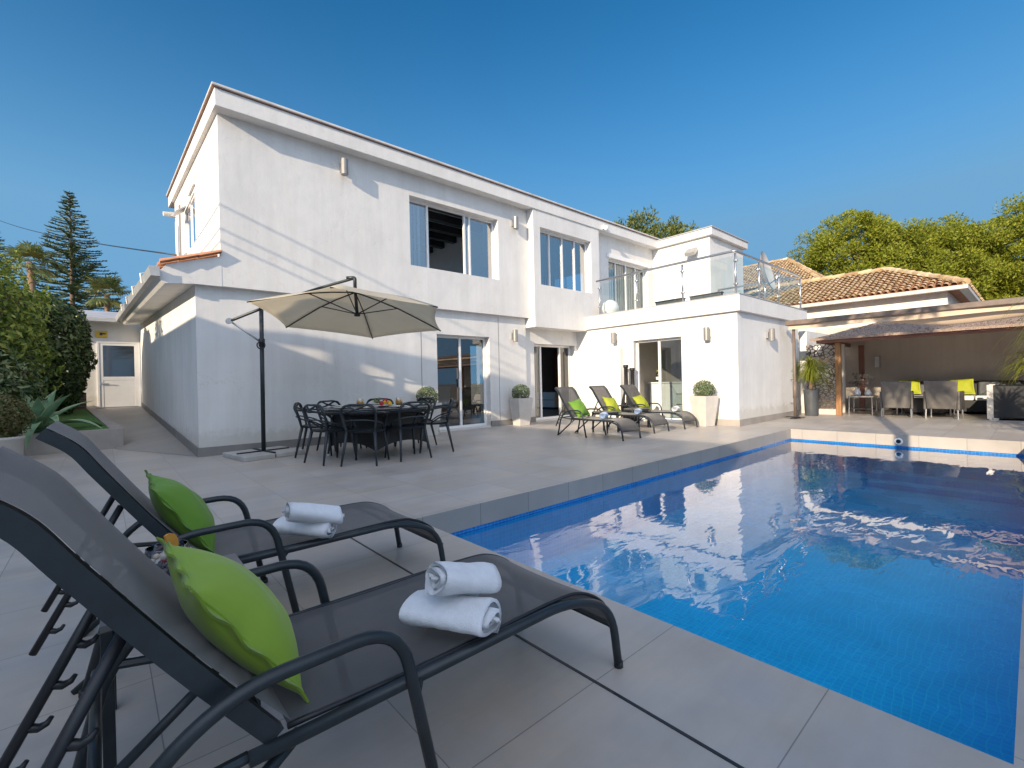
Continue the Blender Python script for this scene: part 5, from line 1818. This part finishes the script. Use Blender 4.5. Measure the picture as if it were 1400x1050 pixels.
for k in range(5):
    y0 = -2.28 + k * .796
    MB().box(-.41, .22, y0, y0 + .775, .342, .46).build("seat_cushion", MAT['int_white'], t, bevel=.03)
    MB().box(.10, .23, y0 + .02, y0 + .75, .463, .86 if k in (1,) else .80).build("back_cushion", MAT['int_white'] if k == 1 else MAT['pot_dark'], t, bevel=.04)
for k, (x, y, lb) in enumerate(((16.42, 2.25, "bright lime cushion on the left end of the pavilion sofa"), (16.30, 1.22, "bright lime cushion near the middle of the pavilion sofa"))):
    cushion(lb, .44, .44, .16, MAT['lime'], lean(x, y, .68, pi, 18, 5), 50 + k, "lime cushions on the pavilion sofa")
t = thing("storage_bench", "dark wicker box seat at the right edge before the pavilion", "bench", (14.72, -.1, 0))
MB().box(-.38, .38, -.85, .78, .05, .74).build("body", MAT['wicker_d'], t, bevel=.015)
MB().box(-.40, -.36, .70, .80, .03, .76).box(.36, .40, .70, .80, .03, .76).build("corner_post", MAT['zinc'], t, bevel=.005)
for sy in (-.75, .72):
    MB().box(-.36, -.24, sy - .10, sy + .06, 0, .049).build("foot", MAT['steel'], t)
t = thing("glass_side_table", "small wicker framed side table with flower vases behind the brown post", "side table", (15.0, 3.02, 0))
MB().box(-.28, .28, -.28, .28, .455, .485).build("top", MAT['pot_white'], t, bevel=.005)
for sx in (-1, 1):
    for sy in (-1, 1):
        MB().tube([(sx * .24, sy * .24, .455), (sx * .25, sy * .25, 0)], .016, 8).build("leg", MAT['steel'], t)
MB().box(-.22, .22, -.22, .22, .14, .16).build("shelf", MAT['wicker_d'], t)
for k, (dx, dy, h_, lb) in enumerate(((-.05, .10, .20, "white vase with dried flowers, left on the small side table"), (.06, -.11, .16, "white vase with dried flowers, right on the small side table"))):
    t = thing("flower_vase", lb, "vase", (15.0 + dx, 3.02 + dy, .486), 0, "white flower vases on the small side table")
    MB().lathe([(.04, 0), (.075, .03), (.08, h_ * .5), (.045, h_ * .85), (.05, h_)], n=16).build("vase", MAT['alu'], t, True)
    m_ = MB()
    rnd = random.Random(60 + k)
    for _ in range(7):
        c = (rnd.gauss(0, .10), rnd.gauss(0, .10), h_ + rnd.uniform(.05, .42))
        m_.tube([(0, 0, h_ * .8), c], .003, 4)
        leafball(m_, c, .07, 60, .022, rnd, .8, .6)
    m_.build("flowers", MAT['petal'] if k else leafmat("dark_dry_leaf", [(.05, .06, .03), (.12, .10, .07), (.4, .33, .26)], .7, .1), t)
t = thing("wall_lantern", "small rectangular lantern frame on the back wall by the dark inner post", "lantern", (16.98, 3.05, 1.40))
MB().box(-.10, 0, -.07, -.055, -.17, .17).box(-.10, 0, .055, .07, -.17, .17).box(-.10, 0, -.054, .054, .155, .17).box(-.10, 0, -.054, .054, -.17, -.155).build("frame", MAT['zinc'], t)
MB().box(-.08, -.01, -.05, .05, -.15, .15).build("diffuser", MAT['int_white'], t)

# ---------------------------------------------------------------- tiled houses behind


def tile_face(mb, O_, U, V, ul, vl, inside, du=.165, dvv=.26, r=.068, rnd=random):
    U, V = Vector(U).normalized(), Vector(V).normalized()
    Nn = U.cross(V).normalized()
    if Nn.z < 0:
        Nn = -Nn
    nv = int(vl / dvv) + 1
    nu = int(ul / du) + 1
    for j in range(nv):
        for i in range(nu):
            u, v = (i + .5) * du, j * dvv
            if not inside(u, v + dvv * .4):
                continue
            ju, jv = rnd.uniform(-.012, .012), rnd.uniform(-.02, .02)
            vs = []
            for e, (vv, rr, hh) in enumerate(((v - .03 + jv, r, .035), (v + dvv + .05 + jv, r * .82, .0))):
                for k in range(7):
                    a = pi * k / 6
                    vs.append(Vector(O_) + U * (u + ju + rr * cos(a)) + V * vv + Nn * (rr * sin(a) * .95 + hh + .01))
            n0 = len(mb.v)
            mb.v += [tuple(p) for p in vs]
            mb.f += [(n0 + k, n0 + k + 1, n0 + 8 + k, n0 + 7 + k) for k in range(6)]


def hip_house(label, x0, x1, y0, y1, ze, zr, ov, wallmat, ridge_in, seed, rafters=False):
    t = thing("tiled_house", label, "house", (x0, y0, 0))
    MB().box(x0 + ov, x1 - ov, y0 + ov, y1 - ov, -.2, ze - .02).build("wall", wallmat, t, world=True)
    xm = (x0 + x1) / 2
    A, B, C_, D_ = (x0, y0, ze), (x1, y0, ze), (x1, y1, ze), (x0, y1, ze)
    R0, R1 = (xm, y0 + ridge_in, zr), (xm, y1 - ridge_in, zr)
    base = MB()
    base.add([A, D_, R1, R0], [(0, 1, 2, 3)]).add([B, R0, R1, C_], [(0, 1, 2, 3)]).add([A, R0, B], [(0, 1, 2)]).add([D_, C_, R1], [(0, 1, 2)])
    base.add([(p[0], p[1], p[2] - .05) for p in (A, B, C_, D_)], [(0, 1, 2, 3)])
    rf = base.build("roof", MAT['int_dark'] if rafters else MAT['terracotta'], t, world=True)
    rnd = random.Random(seed)
    tm = MB()
    hx = xm - x0
    sl_ = sqrt(hx * hx + (zr - ze) ** 2)
    L_ = y1 - y0
    tile_face(tm, A, (0, 1, 0), (hx, 0, zr - ze), L_, sl_, lambda u, v: 0 <= v < sl_ and ridge_in * v / sl_ <= u <= L_ - ridge_in * v / sl_, rnd=rnd)
    s2 = sqrt(ridge_in ** 2 + (zr - ze) ** 2)
    W_ = x1 - x0
    tile_face(tm, A, (1, 0, 0), (0, ridge_in, zr - ze), W_, s2, lambda u, v: 0 <= v < s2 and hx * v / s2 <= u <= W_ - hx * v / s2, rnd=rnd)
    # hip and ridge caps
    for (P, Q) in ((A, R0), (R0, R1), (D_, R1), (B, R0)):
        P, Q = Vector(P), Vector(Q)
        n = max(2, int((Q - P).length / .36))
        for k in range(n):
            a_, b_ = P.lerp(Q, k / n), P.lerp(Q, (k + 1.12) / n)
            tm.tube([a_ + Vector((0, 0, .075)), b_ + Vector((0, 0, .055))], [.10, .085], 8)
    tm.build("tiles", MAT['claytile'], rf, world=True)
    cg_ = MB()
    cg_.box(x0 - .03, x0 + .16, y0 - .03, y1, ze - .10, ze + .004).box(x0 + .161, x1, y0 - .03, y0 + .16, ze - .10, ze + .004)
    cg_.build("cornice", MAT['pot_white'] if not rafters else MAT['int_dark'], t, world=True)
    return t


hip_house("white bungalow with weathered clay tile hip roof behind the pavilion", 17.55, 23.45, 1.2, 9.5, 3.42, 4.62, .42, MAT['neigh'], 2.2, 3)
hip_house("farther house with clay tile roof and dark eaves behind the terrace railing", 25.5, 32, 6.75, 15, 5.6, 7.5, .7, MAT['stucco'], 2.3, 4, True)

# ---------------------------------------------------------------- plants and trees


def hedge_bush(name, label, cat, c, rad, n, size, mat, seed, sq=2.6, trunk=True, fill=.30, lump=.16):
    t = thing(name, label, cat, (c[0], c[1], c[2] - rad[2]))
    rnd = random.Random(seed)
    m_ = MB()
    for _ in range(n):
        d_ = Vector((rnd.gauss(0, 1), rnd.gauss(0, 1), rnd.gauss(0, 1))).normalized()
        k = (abs(d_.x) ** sq + abs(d_.y) ** sq + abs(d_.z) ** sq) ** (-1 / sq)
        k *= (1 - fill * rnd.random() ** 1.6) * (1 + lump * mnoise.noise((d_.x * 2.6 + seed, d_.y * 2.6, d_.z * 2.6)) + .06 * mnoise.noise((d_.x * 8, d_.y * 8 + seed, d_.z * 8)))
        p = Vector((c[0] + d_.x * k * rad[0], c[1] + d_.y * k * rad[1], c[2] + d_.z * k * rad[2]))
        nn = (d_ + Vector((rnd.gauss(0, .6), rnd.gauss(0, .6), rnd.gauss(.3, .6)))).normalized()
        a_ = Matrix.Rotation(rnd.uniform(0, 6.28), 3, nn) @ nn.orthogonal().normalized()
        b_ = nn.cross(a_)
        s_ = size * rnd.uniform(.6, 1.35)
        q = p + a_ * s_
        m_.add([p - a_ * s_, p - b_ * s_ * .42 + nn * s_ * .12, q, p + b_ * s_ * .42 + nn * s_ * .12], [(0, 1, 2, 3)])
    m_.build("foliage", mat, t, world=True)
    if trunk:
        z0 = c[2] - rad[2]
        b = MB().tube([(c[0] + .1, c[1], z0 - .15), (c[0] + .05, c[1], c[2] - rad[2] * .4), (c[0], c[1], c[2] + rad[2] * .4)], [.09, .07, .02], 8)
        for k in range(7):
            a = rnd.uniform(0, 6.28)
            b.tube([(c[0] + .05, c[1], c[2] - rad[2] * .5), (c[0] + cos(a) * rad[0] * .4, c[1] + sin(a) * rad[1] * .4, c[2]), (c[0] + cos(a) * rad[0] * .7, c[1] + sin(a) * rad[1] * .7, c[2] + rad[2] * .4)], [.05, .03, .01], 6)
        b.build("trunk", MAT['bark'], t, True, True)
    return t


hedge_bush("rounded_bush", "dense dark green clipped bush next to the glazed white door", "bush", (-1.42, 15.4, 1.95), (1.22, 1.3, 1.38), 24000, .062, MAT['hedge'], 1, 2.8, True, .22, .12)
hedge_bush("citrus_tree", "tall yellow green leafy tree at the left edge of the photo", "tree", (-1.72, 12.6, 2.15), (1.02, .95, 1.62), 7500, .062, MAT['citrus'], 2, 2.1, True, .5, .35)
hedge_bush("variegated_shrub", "shrub with pale edged leaves low in front of the left edge tree", "shrub", (-1.42, 11.95, 1.15), (.62, .5, .80), 3000, .05, MAT['variegated'], 3, 2.2, True, .5, .3)
t = thing("brick_pier", "low brown brick wall piece under the dark bush by the door", "brick wall", (-.45, 16.6, .6))
MB().box(-.55, .13, -.10, .10, -.3, .42).build("wall", tiles("brown_brick", "XZ", (.22, .07), (.20, .09, .06), (.27, .13, .08), (.3, .28, .25), .008, offset=.5), t)


def agave(label, x, y, z, n, L, seed):
    t = thing("agave_plant", label, "agave", (x, y, z))
    rnd = random.Random(seed)
    for k in range(n):
        a = k * 2.39996 + rnd.uniform(-.2, .2)
        e0 = 1.30 - 1.05 * (k / n) + rnd.uniform(-.1, .1)
        l_ = L * (.72 + .45 * (k / n)) * rnd.uniform(.9, 1.1)
        w_ = .105 * rnd.uniform(.9, 1.15)
        droop = rnd.uniform(.35, .9) * (.5 + k / n)
        pts = [Vector((0.02 * cos(a), .02 * sin(a), .05))]
        e = e0
        for i in range(12):
            pts.append(pts[-1] + Vector((cos(a) * cos(e), sin(a) * cos(e), sin(e))) * l_ / 12)
            e -= droop / 12 * (1 + i * .12)
        sdv = Vector((-sin(a), cos(a), 0))
        mb = MB()
        edge = []

        def lf_(u, v):
            i = u * 12
            i0 = min(11, int(i))
            p = pts[i0].lerp(pts[i0 + 1], i - i0)
            tn = (pts[min(12, i0 + 1)] - pts[i0]).normalized()
            nn = sdv.cross(tn)
            if nn.z < 0:
                nn = -nn
            ww = w_ * (.55 + 1.3 * u * (1 - u) * 1.35) * (1 - max(0, u - .55) / .45) ** .8 if u > .55 else w_ * (.55 + 1.755 * u * (1 - u))
            s_ = v * 2 - 1
            edge.append(abs(s_))
            return tuple(p + sdv * (ww * s_) + nn * (ww * .38 * s_ * s_))
        mb.grid(lf_, 24, 10)
        o = mb.build("leaf", MAT['agave'], t, True)
        at = o.data.attributes.new("edge", 'FLOAT', 'POINT')
        at.data.foreach_set("value", edge)
    return t


agave("blue green agave rosette with broad pale edged leaves on the raised lawn", -.86, 11.62, .34, 18, 1.02, 4)
t = thing("potted_bush", "small bronze green bush in a white round pot at the left edge", "potted bush", (-1.16, 10.42, 0))
MB().lathe([(.20, 0), (.22, .02), (.235, .34), (.25, .35), (.25, .39), (.22, .39), (.215, .34), (.01, .34)], n=24).build("pot", MAT['pot_white'], t, True)
m_ = MB()
leafball(m_, (0, 0, .70), .34, 3400, .024, random.Random(8), 1.0, .5, .25)
m_.build("foliage", MAT['reddish'], t)


def norfolk(label, x, y, H_, z0, R, seed):
    t = thing("norfolk_pine", label, "tree", (x, y, 0), 0, "norfolk pines beyond the side path")
    MB().tube([(0, 0, -.3), (.05, 0, H_ * .5), (0, 0, H_ - .2)], [.42, .26, .04], 10).build("trunk", MAT['bark'], t, True)
    rnd = random.Random(seed)
    m_ = MB()
    z = z0
    while z < H_ - .15:
        f_ = (H_ - z) / (H_ - z0)
        Rr = R * f_ ** .95 + .12
        nb = 7 if f_ > .3 else 6
        off = rnd.uniform(0, 6.28)
        for b in range(nb):
            if rnd.random() < .06:
                continue
            a = off + 2 * pi * b / nb + rnd.uniform(-.22, .22)
            l_ = Rr * rnd.uniform(.78, 1.08)
            d_ = Vector((cos(a), sin(a), 0))
            s_ = Vector((-sin(a), cos(a), 0))
            nseg = max(4, int(l_ / .34))
            zb = z + rnd.uniform(-.12, .12)
            for i in range(nseg):
                u = (i + .5) / nseg
                p = d_ * (l_ * u) + Vector((0, 0, zb + l_ * (-.16 * u + .22 * u * u)))
                wdt = (.22 + .60 * u * (1 - .35 * u)) * min(1.0, .30 + l_ * .16)
                for q in (-1, 1):
                    for _ in range(2):
                        e_ = p + s_ * (q * wdt * rnd.uniform(.55, 1.1)) + d_ * rnd.uniform(.1, .42) + Vector((0, 0, rnd.uniform(.0, .24)))
                        w2 = (Vector((0, 0, .085)) + d_ * .06) * (.45 + .55 * f_)
                        m_.add([p - w2, e_ - w2 * .6, e_ + w2 * .8, p + w2], [(0, 1, 2, 3)])
                m_.add([p - d_ * .22 - Vector((0, 0, .06)), p + d_ * .25 - Vector((0, 0, .05)), p + d_ * .25 + Vector((0, 0, .07)), p - d_ * .22 + Vector((0, 0, .06))], [(0, 1, 2, 3)])
        z += (.40 + .30 * f_) * rnd.uniform(.85, 1.15)
    m_.add([(-.05, 0, H_ - .5), (.05, 0, H_ - .5), (0, 0, H_ + .25)], [(0, 1, 2)])
    m_.build("crown", MAT['norfolk'], t)


norfolk("tall symmetrical norfolk pine standing clear against the sky", -2.72, 82.6, 27.0, 5.5, 8.2, 1)
norfolk("norfolk pine cut off by the left edge of the photo", -11.9, 101, 27.2, 6.0, 7.0, 2)


def palm(label, x, y, H_, R, seed, name="fan_palm", rt=.26):
    t = thing(name, label, "palm", (x, y, 0), 0, "palms with shaggy trunks")
    MB().tube([(0, 0, -.2), (rt * .4, 0, H_ * .5), (0, 0, H_)], [rt * 1.15, rt * .9, rt], 12).build("trunk", MAT['palmbark'], t, True)
    rnd = random.Random(seed)
    m_ = MB()
    for k in range(30):
        a = k * 2.39996 + rnd.uniform(-.2, .2)
        e = rnd.uniform(-.75, 1.35)
        l_ = R * .55 * rnd.uniform(.8, 1.1)
        d_ = Vector((cos(a) * cos(e), sin(a) * cos(e), sin(e)))
        b_ = Vector((0, 0, H_)) + d_ * l_
        m_.add([(0, -.02, H_), (0, .02, H_), b_], [(0, 1, 2)])
        s_ = Vector((-sin(a), cos(a), 0))
        n_ = d_.cross(s_)
        for j in range(17):
            g_ = (j / 16 - .5) * 3.9
            dd = (d_ * cos(g_) + s_ * sin(g_)).normalized()
            ll = R * .62 * (1 - .28 * abs(g_) / 2) * rnd.uniform(.85, 1.1)
            e1 = b_ + dd * ll * .6 + Vector((0, 0, -.02 * R))
            e2 = b_ + dd * ll + Vector((0, 0, -.16 * R * rnd.uniform(.6, 1.3)))
            w_ = dd.cross(n_).normalized() * .055 * R * .6
            m_.add([b_, e1 - w_, e2, e1 + w_], [(0, 1, 2, 3)])
    m_.build("fronds", MAT['palm'], t)


palm("short fan palm right of the tall norfolk pine above the annex roof", .5, 60, 10.5, 2.1, 1, rt=.22)
palm("fan palm left of the tall norfolk pine half hidden by leaves", -4.45, 57.5, 12.3, 1.9, 2)
palm("tall palm whose slim trunk rises beside the pool's right edge outside the view", 3.2, -.22, 5.4, 1.7, 3, rt=.11)
t = strap_plant("large potted fountain plant beside the pool's far right corner outside the view", 9.75, -.72, .75, .22, 9, MAT['pot_dark'], 1.0, 300)
t.scale = (1.35, 1.35, 1.35)


def clump_tree(name, label, cat, x, y, H_, zc, rx, rzv, ncl, cr, nq, size, mat, seed, group=None, aspect=.28, flat=.75, holes=.0, trunk_r=.3):
    t = thing(name, label, cat, (x, y, 0), 0, group)
    rnd = random.Random(seed)
    m_ = MB()
    br = MB().tube([(0, 0, -.3), (.2, .1, zc * .55), (0, 0, zc + rzv * .3)], [trunk_r, trunk_r * .75, trunk_r * .3], 10)
    for i in range(ncl):
        d_ = Vector((rnd.gauss(0, 1), rnd.gauss(0, 1), rnd.gauss(.15, .9))).normalized()
        k = rnd.uniform(.62, 1.0) * (1 + .16 * mnoise.noise((d_.x * 1.7 + seed, d_.y * 1.7, d_.z * 1.7)))
        c = Vector((d_.x * rx * k, d_.y * rx * k, zc + d_.z * rzv * k))
        rr = cr * rnd.uniform(.7, 1.3)
        if i % 5 == 0:
            br.tube([(0, 0, zc - rzv * .45), tuple(c * .55 + Vector((0, 0, zc * .45))), tuple(c)], [trunk_r * .35, trunk_r * .18, .03], 6)
        for _ in range(nq):
            e = Vector((rnd.gauss(0, 1), rnd.gauss(0, 1), rnd.gauss(.25, 1))).normalized()
            p = c + Vector((e.x, e.y, e.z * flat)) * rr * (rnd.random() ** .45)
            nn = (e + Vector((rnd.gauss(0, .5), rnd.gauss(0, .5), rnd.gauss(0, .5)))).normalized()
            a_ = (e * .9 + Vector((rnd.gauss(0, .6), rnd.gauss(0, .6), rnd.gauss(.3, .5)))).normalized()
            b_ = a_.cross(nn)
            if b_.length < 1e-3:
                continue
            b_.normalize()
            s_ = size * rnd.uniform(.7, 1.3)
            m_.add([p - a_ * s_ * .5, p - b_ * s_ * aspect, p + a_ * s_, p + b_ * s_ * aspect], [(0, 1, 2, 3)])
    m_.build("crown", mat, t)
    br.build("trunk", MAT['bark'], t, True)
    return t


pg = "green pines beyond the tiled bungalow"
for i, (x, y, H_, zc, rx, rzv, lb) in enumerate((
        (55.0, 11.3, 16.5, 11.3, 5.4, 5.0, "broad rounded pine crown left of the others, behind the tiled roof"),
        (61.5, 6.2, 16, 10.9, 5.2, 4.9, "middle rounded pine crown behind the tiled roof"),
        (66.0, .2, 17, 11.4, 5.6, 5.4, "rounded pine crown reaching the right edge of the photo"),
        (66.0, 4.2, 14, 8.4, 5.2, 4.5, "lower pine crown filling the gap between the middle and right pines"),
        (58.5, 9.2, 14, 8.2, 5.4, 4.2, "lower pine crown between the left and middle pines"))):
    clump_tree("rounded_pine", lb, "pine tree", x, y, H_, zc, rx, rzv, 135, 1.15, 360, .17, MAT['pine'], 40 + i, pg, .34)
clump_tree("leafy_tree", "olive green tree with upright twigs showing above the white roof", "tree", 28.2, 17.4, 12, 9.6, 3.1, 2.5, 60, .6, 130, .17, MAT['backtree'], 77, None, .3, 1.5)
